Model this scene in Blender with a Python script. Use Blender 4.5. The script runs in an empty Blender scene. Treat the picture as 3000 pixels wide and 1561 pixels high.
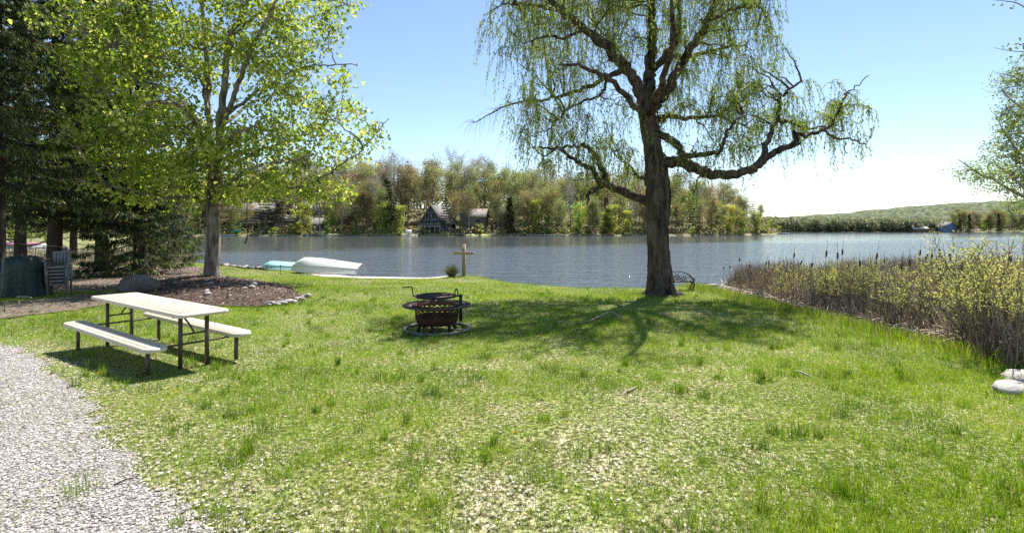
import bpy, math, random
import numpy as np
from mathutils import Vector
R = math.radians
sc = bpy.context.scene
col = sc.collection
rng = np.random.default_rng(7)
random.seed(7)

# ------------------------------------------------------------------ camera, sky, sun
cd = bpy.data.cameras.new('camera'); cam = bpy.data.objects.new('camera', cd); col.objects.link(cam)
cam.location = (0, 0, 1.6); cam.rotation_euler = (R(90), 0, 0)
cd.sensor_width = 36; cd.lens = 18; cd.shift_y = -0.0362; cd.clip_end = 6000; cd.clip_start = 0.05
sc.camera = cam
SUN_EL, SUN_AZ = 58.0, 24.0            # azimuth from +Y towards +X
w = bpy.data.worlds.new('World'); sc.world = w; w.use_nodes = True
nt = w.node_tree
sky = nt.nodes.new('ShaderNodeTexSky'); sky.sky_type = 'NISHITA'; sky.sun_disc = False
sky.sun_elevation = R(SUN_EL); sky.sun_rotation = R(SUN_AZ); sky.air_density = 1.0; sky.dust_density = 0.1; sky.ozone_density = 1.1; sky.altitude = 200
nt.links.new(sky.outputs[0], nt.nodes['Background'].inputs[0]); nt.nodes['Background'].inputs[1].default_value = 0.082
ld = bpy.data.lights.new('sun', 'SUN'); ld.energy = 5.0; ld.angle = R(0.53); ld.color = (1, .955, .88)
sun = bpy.data.objects.new('sun', ld); col.objects.link(sun)
sd_ = Vector((math.sin(R(SUN_AZ)) * math.cos(R(SUN_EL)), math.cos(R(SUN_AZ)) * math.cos(R(SUN_EL)), math.sin(R(SUN_EL))))
sun.rotation_euler = sd_.to_track_quat('Z', 'Y').to_euler(); sun.location = sd_ * 60
sc.view_settings.view_transform = 'Standard'; sc.view_settings.look = 'None'; sc.view_settings.gamma = 1
sc.view_settings.exposure = 1.16
sc.render.engine = 'CYCLES'
sc.cycles.max_bounces = 6; sc.cycles.diffuse_bounces = 3; sc.cycles.glossy_bounces = 2; sc.cycles.transmission_bounces = 3
sc.cycles.caustics_reflective = False; sc.cycles.caustics_refractive = False
sc.cycles.use_denoising = False
sc.cycles.sample_clamp_indirect = 6
sc.cycles.use_adaptive_sampling = False

F = 1500.0; HR = 672.0
def W(px, row, y):                       # a point of the place seen at that pixel, y metres ahead
    return np.array([(px - 1500) / F * y, y, 1.6 - (row - HR) / F * y])

# ------------------------------------------------------------------ helpers
def tag(o, label=None, cat=None, group=None, kind=None):
    if label: o['label'] = label
    if cat: o['category'] = cat
    if group: o['group'] = group
    if kind: o['kind'] = kind
    return o
def empty(name, loc, rz=0, label=None, cat=None, group=None):
    o = bpy.data.objects.new(name, None); col.objects.link(o); o.location = [float(v) for v in loc]; o.rotation_euler = (0, 0, rz)
    return tag(o, label, cat, group)
class MB:
    def __init__(s): s.v = []; s.f = {}; s.n = 0; s.t = []
    def add(s, V, faces, tint=None):
        V = np.asarray(V, float).reshape(-1, 3); s.v.append(V)
        for fa in (faces if isinstance(faces, list) and isinstance(faces[0], np.ndarray) else [faces]):
            fa = np.asarray(fa, int)
            if fa.size: s.f.setdefault(fa.shape[1], []).append(fa + s.n)
        s.n += len(V)
        if tint is None: tint = np.full(len(V), .5)
        s.t.append(np.broadcast_to(np.asarray(tint, float), (len(V),)))
        return s
    def box(s, c, d, rz=0, rx=0, ry=0, tint=None):
        x, y, z = [q / 2 for q in d]
        V = np.array([[-x,-y,-z],[x,-y,-z],[x,y,-z],[-x,y,-z],[-x,-y,z],[x,-y,z],[x,y,z],[-x,y,z]])
        V = rot(V, rx, ry, rz) + np.asarray(c, float)
        return s.add(V, np.array([[0,3,2,1],[4,5,6,7],[0,1,5,4],[1,2,6,5],[2,3,7,6],[3,0,4,7]]), tint)
    def tube(s, P, Rr, k=8, cap=True, tint=None):
        P = np.asarray(P, float); n = len(P); Rr = np.broadcast_to(np.asarray(Rr, float), (n,))
        V, fa = tubes(P[None], Rr[None], k)
        fs = [fa]
        if cap:
            s.add(V, fa, tint)
            a = s.n - len(V)
            s.f.setdefault(k, []).append(np.array([list(range(a, a + k))[::-1], list(range(a + (n-1)*k, a + n*k))]))
            return s
        return s.add(V, fs, tint)
    def build(s, name, mat, parent=None, smooth=False, loc=None):
        V = np.concatenate(s.v) if s.v else np.zeros((0, 3)); T = np.concatenate(s.t) if s.t else np.zeros(0)
        me = bpy.data.meshes.new(name)
        me.vertices.add(len(V)); me.vertices.foreach_set('co', V.astype(np.float32).ravel())
        loops = []; tot = []
        for k, L in s.f.items():
            A = np.concatenate(L); loops.append(A.ravel()); tot.append(np.full(len(A), k))
        loops = np.concatenate(loops); tot = np.concatenate(tot)
        me.loops.add(len(loops)); me.loops.foreach_set('vertex_index', loops.astype(np.int32))
        me.polygons.add(len(tot)); st = np.concatenate([[0], np.cumsum(tot)[:-1]])
        me.polygons.foreach_set('loop_start', st.astype(np.int32))
        try: me.polygons.foreach_set('loop_total', tot.astype(np.int32))
        except Exception: pass
        if smooth: me.polygons.foreach_set('use_smooth', np.ones(len(tot), bool))
        a = me.attributes.new('tint', 'FLOAT', 'POINT'); a.data.foreach_set('value', T.astype(np.float32))
        me.update(calc_edges=True); me.validate()
        me.materials.append(mat)
        o = bpy.data.objects.new(name, me); col.objects.link(o)
        if parent: o.parent = parent
        if loc is not None: o.location = [float(v) for v in loc]
        return o
def rot(V, rx=0, ry=0, rz=0):
    V = np.asarray(V, float)
    if rx: c, s = math.cos(rx), math.sin(rx); V = V @ np.array([[1,0,0],[0,c,s],[0,-s,c]])
    if ry: c, s = math.cos(ry), math.sin(ry); V = V @ np.array([[c,0,-s],[0,1,0],[s,0,c]])
    if rz: c, s = math.cos(rz), math.sin(rz); V = V @ np.array([[c,s,0],[-s,c,0],[0,0,1]])
    return V
def nrm(a): return a / (np.linalg.norm(a, axis=-1, keepdims=True) + 1e-9)
def tubes(P, Rr, k=3):
    """P (M,N,3), Rr (M,N) -> verts, quads of M tubes"""
    M, N, _ = P.shape
    T = nrm(np.gradient(P, axis=1))
    ref = np.where(np.abs(T[..., 2:3]) > .9, np.array([1., 0, 0]), np.array([0., 0, 1]))
    mean = nrm(P[:, -1] - P[:, 0])[:, None]; ref1 = np.where(np.abs(mean[..., 2:3]) > .8, np.array([1., 0.1, 0]), np.array([0., 0, 1]))
    ref = np.broadcast_to(ref1, P.shape)
    A = nrm(np.cross(T, ref)); B = np.cross(T, A)
    an = np.arange(k) / k * 2 * np.pi
    V = P[:, :, None] + Rr[:, :, None, None] * (A[:, :, None] * np.cos(an)[:, None] + B[:, :, None] * np.sin(an)[:, None])
    idx = np.arange(M * N * k).reshape(M, N, k)
    a = idx[:, :-1]; b = idx[:, 1:]
    q = np.stack([a, np.roll(a, -1, 2), np.roll(b, -1, 2), b], -1).reshape(-1, 4)
    return V.reshape(-1, 3), q
def smooth_path(P, per=6):
    P = np.asarray(P, float)
    if len(P) < 3:
        t = np.linspace(0, 1, per + 1)[:, None]; return P[0] * (1 - t) + P[-1] * t
    Q = np.vstack([2*P[0]-P[1], P, 2*P[-1]-P[-2]]); out = []
    for i in range(1, len(Q) - 2):
        for t in np.linspace(0, 1, per, endpoint=False):
            p0, p1, p2, p3 = Q[i-1:i+3]
            out.append(.5*((2*p1)+(-p0+p2)*t+(2*p0-5*p1+4*p2-p3)*t*t+(-p0+3*p1-3*p2+p3)*t**3))
    out.append(Q[-2]); return np.array(out)
def rdir(n, zs=1.0):
    v = rng.normal(size=(n, 3)); v[:, 2] *= zs; return nrm(v)
def leaves(mb, C, D, L, Wd, tint, shape='diamond', nrmv=None):
    """C centres, D pointing directions, L length, Wd width arrays"""
    n = len(C)
    if n == 0: return
    D = nrm(D); N0 = rdir(n) if nrmv is None else nrmv
    S = nrm(np.cross(D, N0)); U = np.cross(S, D)
    L = np.broadcast_to(L, (n,))[:, None, None]; Wd = np.broadcast_to(Wd, (n,))[:, None, None]
    if shape == 'diamond':
        pts = np.array([[0, 0, 0], [.4, .5, .05], [1, 0, 0], [.4, -.5, .05]]); fa = [[0, 1, 2, 3]]
    elif shape == 'maple':
        pts = np.array([[.35,0,.06],[0,.08,0],[.12,.42,-.05],[.38,.5,-.06],[.42,.22,.02],[.72,.3,-.05],[1,0,-.08],[.72,-.3,-.05],[.42,-.22,.02],[.38,-.5,-.06],[.12,-.42,-.05]])
        fa = [[0, i, i + 1] for i in range(1, 10)] + [[0, 10, 1]]
    elif shape == 'clump':
        pts = np.array([[0,0,0],[.3,.5,.15],[.75,.35,-.1],[1,-.05,.1],[.7,-.5,-.05],[.25,-.4,.12]]); fa = [[0,1,2],[0,2,3],[0,3,4],[0,4,5]]
    V = C[:, None] + D[:, None] * pts[None, :, 0:1] * L + S[:, None] * pts[None, :, 1:2] * Wd + U[:, None] * pts[None, :, 2:3] * L
    k = len(pts); fa = np.array(fa); idx = (np.arange(n) * k)[:, None, None] + fa[None]
    mb.add(V.reshape(-1, 3), idx.reshape(-1, fa.shape[1]), np.repeat(np.broadcast_to(tint, (n,)), k))
def hash2(ix, iy, s):
    h = (ix.astype(np.int64) * 374761393 + iy.astype(np.int64) * 668265263 + s * 1442695041) & 0x7fffffff
    h = (h ^ (h >> 13)) * 1274126177 & 0x7fffffff
    return ((h ^ (h >> 16)) & 0xffff) / 65535.0
def vn(x, y, sc_, s=0, octv=3):
    x = np.asarray(x, float); y = np.asarray(y, float); out = 0; am = 1; tt = 0
    for o in range(octv):
        X = x / sc_ * 2**o + 100.3 * o; Y = y / sc_ * 2**o + 57.7 * o
        ix = np.floor(X); iy = np.floor(Y); fx = X - ix; fy = Y - iy; fx = fx*fx*(3-2*fx); fy = fy*fy*(3-2*fy)
        v = (hash2(ix, iy, s)*(1-fx)+hash2(ix+1, iy, s)*fx)*(1-fy)+(hash2(ix, iy+1, s)*(1-fx)+hash2(ix+1, iy+1, s)*fx)*fy
        out = out + v * am; tt += am; am *= .5
    return out / tt
def sst(a, b, x): t = np.clip((np.asarray(x, float) - a) / (b - a), 0, 1); return t * t * (3 - 2 * t)
def inpoly(x, y, P):
    x = np.asarray(x, float); y = np.asarray(y, float); ins = np.zeros(np.broadcast(x, y).shape, bool)
    P = np.asarray(P, float); n = len(P)
    for i in range(n):
        x1, y1 = P[i]; x2, y2 = P[(i + 1) % n]
        if y1 == y2: continue
        c = ((y1 > y) != (y2 > y)) & (x < (x2 - x1) * (y - y1) / (y2 - y1) + x1); ins ^= c
    return ins
def sdist(x, y, P):
    x = np.asarray(x, float); y = np.asarray(y, float); P = np.asarray(P, float); d = np.full(np.broadcast(x, y).shape, 1e9)
    for i in range(len(P)):
        a = P[i]; b = P[(i + 1) % len(P)]; ab = b - a
        t = np.clip(((x - a[0]) * ab[0] + (y - a[1]) * ab[1]) / (ab @ ab), 0, 1)
        d = np.minimum(d, np.hypot(x - a[0] - t * ab[0], y - a[1] - t * ab[1]))
    return np.where(inpoly(x, y, P), d, -d)

# ------------------------------------------------------------------ materials
def mat(name):
    m = bpy.data.materials.new(name); m.use_nodes = True
    return m, m.node_tree, m.node_tree.nodes['Principled BSDF']
def N(t, ty, **kw):
    n = t.nodes.new(ty)
    for k, v in kw.items():
        if k.startswith('i_'):
            key = k[2:]; n.inputs[int(key) if key.isdigit() else key].default_value = v
        else: setattr(n, k, v)
    return n
def ramp(t, fac, stops):
    r = t.nodes.new('ShaderNodeValToRGB'); e = r.color_ramp.elements
    while len(e) < len(stops): e.new(.5)
    for k, (p, c) in enumerate(stops): e[k].position = p; e[k].color = (*c, 1)
    t.links.new(fac, r.inputs[0]); return r.outputs[0]
def noise(t, scale, detail=3, rough=.55, vec=None, stretch=None, coord='Object'):
    tc = t.nodes.new('ShaderNodeTexCoord'); v = tc.outputs[coord]
    if stretch:
        mp = t.nodes.new('ShaderNodeMapping'); mp.inputs['Scale'].default_value = stretch; t.links.new(v, mp.inputs[0]); v = mp.outputs[0]
    n = t.nodes.new('ShaderNodeTexNoise'); n.inputs['Scale'].default_value = scale; n.inputs['Detail'].default_value = detail; n.inputs['Roughness'].default_value = rough
    t.links.new(v, n.inputs['Vector']); return n.outputs['Fac']
def bump(t, b, h, strength=.5, dist=.02):
    n = t.nodes.new('ShaderNodeBump'); n.inputs['Strength'].default_value = strength; n.inputs['Distance'].default_value = dist
    t.links.new(h, n.inputs['Height']); t.links.new(n.outputs[0], b.inputs['Normal']); return n
def simple(name, c1, c2=None, scale=5, rough=.7, stretch=None, bs=.3, bd=.01, metal=0, spec=.4, bscale=None):
    m, t, b = mat(name); c2 = c2 or tuple(x * .75 for x in c1)
    f = noise(t, scale, 5, .6, stretch=stretch)
    t.links.new(ramp(t, f, [(.3, c1), (.7, c2)]), b.inputs['Base Color'])
    b.inputs['Roughness'].default_value = rough; b.inputs['Metallic'].default_value = metal; b.inputs['Specular IOR Level'].default_value = spec
    f2 = noise(t, bscale or scale * 3, 4, .6, stretch=stretch); bump(t, b, f2, bs, bd)
    return m
def leafmat(name, cols, transl=.45, objvar=0, rough=.55, spec=.25):
    m, t, b = mat(name)
    at = N(t, 'ShaderNodeAttribute', attribute_name='tint')
    c = ramp(t, at.outputs['Fac'], [(i / (len(cols) - 1), k) for i, k in enumerate(cols)])
    if objvar:
        oi = t.nodes.new('ShaderNodeObjectInfo'); hs = t.nodes.new('ShaderNodeHueSaturation')
        mr = N(t, 'ShaderNodeMapRange'); mr.inputs['To Min'].default_value = 1 - objvar; mr.inputs['To Max'].default_value = 1 + objvar
        t.links.new(oi.outputs['Random'], mr.inputs[0]); t.links.new(mr.outputs[0], hs.inputs['Value'])
        mu = N(t, 'ShaderNodeMath', operation='MULTIPLY'); mu.inputs[1].default_value = 7.31; fr = N(t, 'ShaderNodeMath', operation='FRACT')
        t.links.new(oi.outputs['Random'], mu.inputs[0]); t.links.new(mu.outputs[0], fr.inputs[0])
        m2 = N(t, 'ShaderNodeMapRange'); m2.inputs['To Min'].default_value = .5 - .05 * objvar / .25; m2.inputs['To Max'].default_value = .5 + .04 * objvar / .25
        t.links.new(fr.outputs[0], m2.inputs[0]); t.links.new(m2.outputs[0], hs.inputs['Hue'])
        t.links.new(c, hs.inputs['Color']); c = hs.outputs[0]
    t.links.new(c, b.inputs['Base Color']); b.inputs['Roughness'].default_value = rough; b.inputs['Specular IOR Level'].default_value = spec
    if transl:
        tr = t.nodes.new('ShaderNodeBsdfTranslucent'); mx = t.nodes.new('ShaderNodeMixShader'); mx.inputs[0].default_value = transl
        hs = t.nodes.new('ShaderNodeHueSaturation'); hs.inputs['Value'].default_value = 1.3; hs.inputs['Saturation'].default_value = 1.1; t.links.new(c, hs.inputs['Color'])
        t.links.new(hs.outputs[0], tr.inputs[0]); t.links.new(b.outputs[0], mx.inputs[1]); t.links.new(tr.outputs[0], mx.inputs[2])
        t.links.new(mx.outputs[0], t.nodes['Material Output'].inputs[0])
    return m
def barkmat(name, c1, c2, scale=9, strength=1.0, dist=.05):
    m, t, b = mat(name)
    f = noise(t, scale, 6, .65, stretch=(1, 1, .16)); f2 = noise(t, scale * .35, 3)
    mx = N(t, 'ShaderNodeMix', data_type='FLOAT'); mx.inputs[0].default_value = .3; t.links.new(f, mx.inputs[2]); t.links.new(f2, mx.inputs[3])
    t.links.new(ramp(t, mx.outputs[0], [(.38, c1), (.62, c2)]), b.inputs['Base Color'])
    b.inputs['Roughness'].default_value = .9; b.inputs['Specular IOR Level'].default_value = .2
    bump(t, b, f, strength, dist); return m
M = {}
M['willow_bark'] = barkmat('willow_bark', (.012, .010, .008), (.17, .135, .105), 7, 1, .12)  # colour contrast raised so furrow shade is painted into the dips
M['maple_bark'] = barkmat('maple_bark', (.06, .05, .04), (.34, .29, .24), 9, 1, .06)
M['spruce_bark'] = barkmat('spruce_bark', (.03, .024, .02), (.09, .07, .055), 10, 1, .05)
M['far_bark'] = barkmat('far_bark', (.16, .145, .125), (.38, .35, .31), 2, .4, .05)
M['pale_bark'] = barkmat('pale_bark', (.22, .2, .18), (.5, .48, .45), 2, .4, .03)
M['twig'] = barkmat('twig', (.10, .085, .055), (.22, .19, .11), 9, .2, .01)
M['maple_leaf'] = leafmat('maple_leaf', [(.12, .175, .022), (.30, .38, .06), (.62, .62, .20)], .6)
M['willow_leaf'] = leafmat('willow_leaf', [(.11, .17, .03), (.25, .33, .06), (.44, .50, .14)], .5)
M['spruce_leaf'] = leafmat('spruce_leaf', [(.018, .032, .012), (.07, .10, .03), (.32, .35, .10)], .25)
M['birch_leaf'] = leafmat('birch_leaf', [(.10, .16, .03), (.22, .30, .07), (.38, .44, .12)], .45)
M['dark_leaf'] = leafmat('dark_leaf', [(.03, .05, .015), (.10, .13, .03), (.3, .34, .05)], .4)
M['olive_leaf'] = leafmat('olive_leaf', [(.17, .17, .06), (.29, .29, .10), (.43, .43, .17)], .4, .26)
M['bright_leaf'] = leafmat('bright_leaf', [(.18, .24, .04), (.36, .43, .08), (.54, .58, .14)], .45, .2)
M['rust_leaf'] = leafmat('rust_leaf', [(.20, .155, .10), (.33, .26, .16), (.44, .37, .23)], .4, .18)
M['conifer_leaf'] = leafmat('conifer_leaf', [(.05, .06, .025), (.11, .13, .05), (.20, .22, .08)], .2, .25)
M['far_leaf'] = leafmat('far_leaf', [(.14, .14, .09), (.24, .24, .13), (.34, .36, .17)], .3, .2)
M['under_leaf'] = leafmat('under_leaf', [(.14, .12, .06), (.27, .23, .11), (.36, .37, .13)], .3)
M['marsh_leaf'] = leafmat('marsh_leaf', [(.22, .22, .07), (.42, .42, .12), (.60, .57, .20)], .45)
M['reed'] = leafmat('reed', [(.16, .12, .085), (.42, .34, .25), (.80, .72, .56)], .15)
M['shrub_stem'] = leafmat('shrub_stem', [(.06, .045, .04), (.15, .115, .095), (.30, .25, .20)], 0)
M['grass'] = leafmat('grass', [(.055, .115, .010), (.15, .26, .018), (.32, .42, .04), (.38, .38, .09), (.26, .21, .11), (.47, .41, .26)], .38, 0, .5, .3)
M['clump_grass'] = leafmat('clump_grass', [(.08, .12, .04), (.22, .24, .10), (.5, .44, .28)], .2)
M['gravel_stone'] = leafmat('gravel_stone', [(.10, .09, .085), (.31, .28, .265), (.60, .55, .52)], 0)
M['mulch_chip'] = leafmat('mulch_chip', [(.03, .018, .013), (.10, .065, .045), (.42, .33, .27)], 0)
M['dandelion'] = leafmat('dandelion', [(.7, .5, .01), (.85, .62, .02)], .2)
M['resin'] = simple('resin', (.60, .54, .42), (.53, .47, .36), 3, .55, bs=.12, bd=.002, bscale=120)
M['groove'] = simple('groove', (.33, .29, .22), rough=.8)
M['brown_steel'] = simple('brown_steel', (.075, .055, .045), (.10, .08, .065), 8, .45, metal=.2, bs=.05)
M['steel'] = simple('steel', (.45, .44, .42), (.3, .29, .28), 20, .5, metal=.4)
M['black_iron'] = simple('black_iron', (.022, .02, .02), (.06, .045, .038), 14, .5, metal=.5, bs=.3)
M['rust'] = simple('rust', (.09, .035, .02), (.025, .016, .013), 7, .85, metal=.2, bs=.6)
M['hot_rust'] = simple('hot_rust', (.30, .11, .05), (.09, .05, .035), 9, .85, bs=.5)
M['ash'] = simple('ash', (.11, .10, .09), (.02, .02, .02), 30, .95, bs=1)
M['ring_metal'] = simple('ring_metal', (.22, .21, .20), (.05, .045, .042), 9, .55, metal=.3)
M['treated_wood'] = simple('treated_wood', (.34, .28, .17), (.25, .20, .12), 12, .8, stretch=(6, 6, .6))
M['old_wood'] = simple('old_wood', (.40, .35, .28), (.24, .2, .16), 10, .85, stretch=(.6, 6, 6))
M['white_hull'] = simple('white_hull', (.80, .80, .80), (.74, .74, .73), 1.5, .35, bs=.02)
M['aqua_hull'] = simple('aqua_hull', (.32, .62, .65), (.45, .68, .70), 1.5, .4, bs=.02)
M['grey_line'] = simple('grey_line', (.34, .36, .38), rough=.5)
M['tarp'] = simple('tarp', (.0025, .014, .011), (.005, .026, .021), 3, .42, bs=1, bd=.06, bscale=5, spec=.35)  # green darkened in the colour, in place of the dense shade around it
M['blue_tarp'] = simple('blue_tarp', (.01, .018, .04), (.02, .03, .06), 3, .4, bs=.5, bd=.02, bscale=9)
M['dark_resin'] = simple('dark_resin', (.10, .085, .075), (.16, .14, .125), 4, .55, bs=.1)
M['grey_resin'] = simple('grey_resin', (.16, .145, .135), (.22, .205, .195), 4, .5, bs=.1)
M['rock'] = simple('rock', (.20, .17, .13), (.07, .06, .05), 4, .9, bs=1, bd=.05, bscale=14)
M['pale_rock'] = simple('pale_rock', (.46, .43, .39), (.18, .165, .15), 6, .9, bs=.8, bd=.02, bscale=25)
M['iron_black'] = simple('iron_black', (.012, .011, .012), (.03, .028, .03), 20, .45, metal=.4)
M['black_plastic'] = simple('black_plastic', (.012, .012, .014), rough=.5)
M['blue_plastic'] = simple('blue_plastic', (.01, .05, .25), rough=.5)
M['teal_plastic'] = simple('teal_plastic', (.03, .33, .32), rough=.5)
M['turquoise'] = simple('turquoise', (.05, .45, .5), rough=.5)
M['pink_plastic'] = simple('pink_plastic', (.55, .2, .3), rough=.5)
M['dock_wood'] = simple('dock_wood', (.50, .47, .42), (.36, .33, .29), 3, .8)
M['white_paint'] = simple('white_paint', (.78, .78, .76), rough=.5)
M['roof_grey'] = simple('roof_grey', (.19, .18, .17), (.13, .125, .12), 2, .9, bs=.5)
M['roof_pale'] = simple('roof_pale', (.20, .185, .165), (.15, .14, .125), 2, .9)
M['wall_blue'] = simple('wall_blue', (.06, .08, .11), (.045, .06, .085), 1, .8, stretch=(.3, .3, 9))
M['wall_grey'] = simple('wall_grey', (.20, .18, .16), (.15, .135, .12), 1, .8, stretch=(.3, .3, 9))
M['wall_tan'] = simple('wall_tan', (.24, .16, .10), (.17, .115, .07), 1, .8, stretch=(.3, .3, 9))
M['wall_sky'] = simple('wall_sky', (.16, .27, .40), rough=.8)
M['trim'] = simple('trim', (.55, .50, .40), rough=.7)
M['brick_red'] = simple('brick_red', (.22, .09, .06), rough=.8)
m, t, b = mat('glass_dark'); b.inputs['Base Color'].default_value = (.015, .022, .03, 1); b.inputs['Roughness'].default_value = .08; M['glass'] = m
# ground
m, t, b = mat('lawn_soil')
f1 = noise(t, 1.7, 6, .7); f2 = noise(t, 26, 6, .7)
c1 = ramp(t, f2, [(.42, (.03, .026, .014)), (.5, (.20, .17, .10)), (.58, (.55, .49, .37))]); c2 = ramp(t, f2, [(.40, (.02, .032, .006)), (.52, (.14, .19, .03)), (.64, (.36, .38, .10))])
mx = N(t, 'ShaderNodeMix', data_type='RGBA'); t.links.new(ramp(t, f1, [(.34, (0, 0, 0)), (.62, (1, 1, 1))]), mx.inputs[0]); t.links.new(c1, mx.inputs[6]); t.links.new(c2, mx.inputs[7])
t.links.new(mx.outputs[2], b.inputs['Base Color']); b.inputs['Roughness'].default_value = .95; b.inputs['Specular IOR Level'].default_value = .1; bump(t, b, f2, .9, .02); M['lawn'] = m
def granular(name, cols, scale, bs=.9, bd=.012):
    m, t, b = mat(name); tc = t.nodes.new('ShaderNodeTexCoord'); v = N(t, 'ShaderNodeTexVoronoi'); v.inputs['Scale'].default_value = scale
    t.links.new(tc.outputs['Object'], v.inputs['Vector'])
    sp = t.nodes.new('ShaderNodeSeparateColor'); t.links.new(v.outputs['Color'], sp.inputs[0])
    t.links.new(ramp(t, sp.outputs[0], [(i / (len(cols) - 1), k) for i, k in enumerate(cols)]), b.inputs['Base Color'])
    b.inputs['Roughness'].default_value = .95; b.inputs['Specular IOR Level'].default_value = .15
    inv = N(t, 'ShaderNodeMath', operation='MULTIPLY'); inv.inputs[1].default_value = -1; t.links.new(v.outputs['Distance'], inv.inputs[0]); bump(t, b, inv.outputs[0], bs, bd); return m
M['gravel'] = granular('gravel', [(.07, .062, .058), (.25, .225, .21), (.46, .42, .395)], 75)
M['mulch'] = granular('mulch', [(.025, .016, .012), (.065, .042, .032), (.16, .115, .09)], 28, 1, .03)
M['soil'] = granular('soil', [(.06, .045, .033), (.14, .105, .085), (.26, .21, .17)], 40, 1, .015)
M['sand'] = simple('sand', (.52, .47, .38), (.42, .37, .3), 3, .95, bs=.4, bscale=40)
M['mud'] = simple('mud', (.16, .12, .09), (.26, .2, .15), 3, .9, bs=.8, bscale=20, bd=.03)
M['forest_floor'] = simple('forest_floor', (.20, .16, .10), (.13, .16, .05), .12, .95, bs=.5, bscale=1)
M['far_grass'] = simple('far_grass', (.26, .34, .08), (.36, .38, .14), .4, .95)
# water
m, t, b = mat('lake_water')
b.inputs['Base Color'].default_value = (.070, .078, .085, 1); b.inputs['Roughness'].default_value = .10; b.inputs['IOR'].default_value = 1.333; b.inputs['Specular IOR Level'].default_value = .5
n1 = noise(t, .5, 4, .6, stretch=(.5, 1.7, 1)); n2 = noise(t, 2.2, 3, .6, stretch=(.5, 1.6, 1)); n3 = noise(t, .035, 2, .5, stretch=(.5, 1.2, 1))
ad = N(t, 'ShaderNodeMath', operation='MULTIPLY_ADD'); ad.inputs[1].default_value = .28; t.links.new(n2, ad.inputs[0]); t.links.new(n1, ad.inputs[2])
bp = bump(t, b, ad.outputs[0], 1, .5)
tc = t.nodes.new('ShaderNodeTexCoord'); sx = t.nodes.new('ShaderNodeSeparateXYZ'); t.links.new(tc.outputs['Object'], sx.inputs[0])
calm = N(t, 'ShaderNodeMath', operation='MULTIPLY_ADD'); calm.inputs[1].default_value = -.55; t.links.new(sx.outputs[0], calm.inputs[0]); t.links.new(sx.outputs[1], calm.inputs[2])   # y - .55 x
wob = N(t, 'ShaderNodeMath', operation='MULTIPLY_ADD'); wob.inputs[1].default_value = 60; t.links.new(n3, wob.inputs[0]); t.links.new(calm.outputs[0], wob.inputs[2])
mr = N(t, 'ShaderNodeMapRange'); mr.inputs['From Min'].default_value = 84; mr.inputs['From Max'].default_value = 112; mr.inputs['To Min'].default_value = .52; mr.inputs['To Max'].default_value = .06
t.links.new(wob.outputs[0], mr.inputs[0]); t.links.new(mr.outputs[0], bp.inputs['Strength']); M['water'] = m

# ------------------------------------------------------------------ terrain
LAND = [(-400,-12),(70,-12),(70,22),(45,24),(30,26),(18,25),(12,23.5),(8.8,21),(7.4,20.3),(5,18.9),(2.56,19.3),(0,21.6),(-1.2,24.3),(-2.0,25.7),(-3.3,25.6),(-4.1,24.8),(-8,25.8),
        (-11,29),(-16.6,31.4),(-19.6,34.2),(-24,36.9),(-29,42),(-36,52),(-50,70),(-75,100),(-110,150),(-145,190),(-400,196)]
WATER = -.95
def gz(x, y, shore=True):
    x = np.asarray(x, float); y = np.asarray(y, float)
    z = -.03 * np.clip(y, -2, 25)
    z = z + (vn(x, y, 3.0, 3, 2) - .5) * .07 * sst(1, 5, y)
    m = sst(6.5, 8.6, x + .25 * (vn(x, y, 1.5, 4) - .5)); z = z * (1 - m) + m * (-.86 + .1 * vn(x, y, 1.2, 5))
    z = z + .09 * np.exp(-((x + 2.3)**2 + (y - 24.6)**2) / 1.6)
    z = z + .16 * np.exp(-((x + 13.2)**2 + (y - 21.5)**2) / 5) + .08 * np.exp(-((x + 10)**2 + (y - 17)**2) / 14)
    z = z + sst(40, 120, y) * 1.2 + sst(45, 110, -x) * 2.5
    if shore:
        s = sdist(x, y, LAND)
        z = -1.35 + (z + 1.35) * sst(-.45, .22, s); z = z - sst(.3, 6, -s) * 1.5
    return z
def gz1(x, y): return float(gz(np.array([x]), np.array([y]))[0])
def grid_mesh(name, xs, ys, zf, m, keep=None, smooth=True):
    X, Y = np.meshgrid(xs, ys); Z = zf(X, Y); nx, ny = len(xs), len(ys)
    idx = np.arange(nx * ny).reshape(ny, nx)
    q = np.stack([idx[:-1, :-1], idx[:-1, 1:], idx[1:, 1:], idx[1:, :-1]], -1)
    if keep is not None:
        cx = (X[:-1, :-1] + X[1:, 1:]) / 2; cy = (Y[:-1, :-1] + Y[1:, 1:]) / 2; q = q[keep(cx, cy)]
    q = q.reshape(-1, 4); used = np.unique(q); re = np.full(nx * ny, -1); re[used] = np.arange(len(used))
    V = np.stack([X, Y, Z], -1).reshape(-1, 3)[used]
    return MB().add(V, re[q]).build(name, m, smooth=smooth)
xs = np.concatenate([np.arange(-400, -60, 8), np.arange(-60, -26, 1), np.arange(-26, 13, .2), np.arange(13, 71, 1.0)])
ys = np.concatenate([np.arange(-12, 0, 1), np.arange(0, 38, .2), np.arange(38, 60, 1), np.arange(60, 192, 4)])
tag(grid_mesh('lawn', xs, ys, gz, M['lawn']), kind='structure')
tag(MB().add([[-900, -60, WATER], [2600, -60, WATER], [2600, 2600, WATER], [-900, 2600, WATER]], [[0, 1, 2, 3]]).build('lake_water', M['water']), kind='structure')
GRAVEL = [(-30, 12), (-12, 10.2), (-8.3, 8.3), (-7.6, 7.9), (-5.8, 6.45), (-4.3, 5.2), (-3.55, 4.4), (-2.5, 3.5), (-1.9, 3.05), (-1.4, 2.5), (-1, 1.2), (-1, -8), (-30, -8)]
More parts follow.
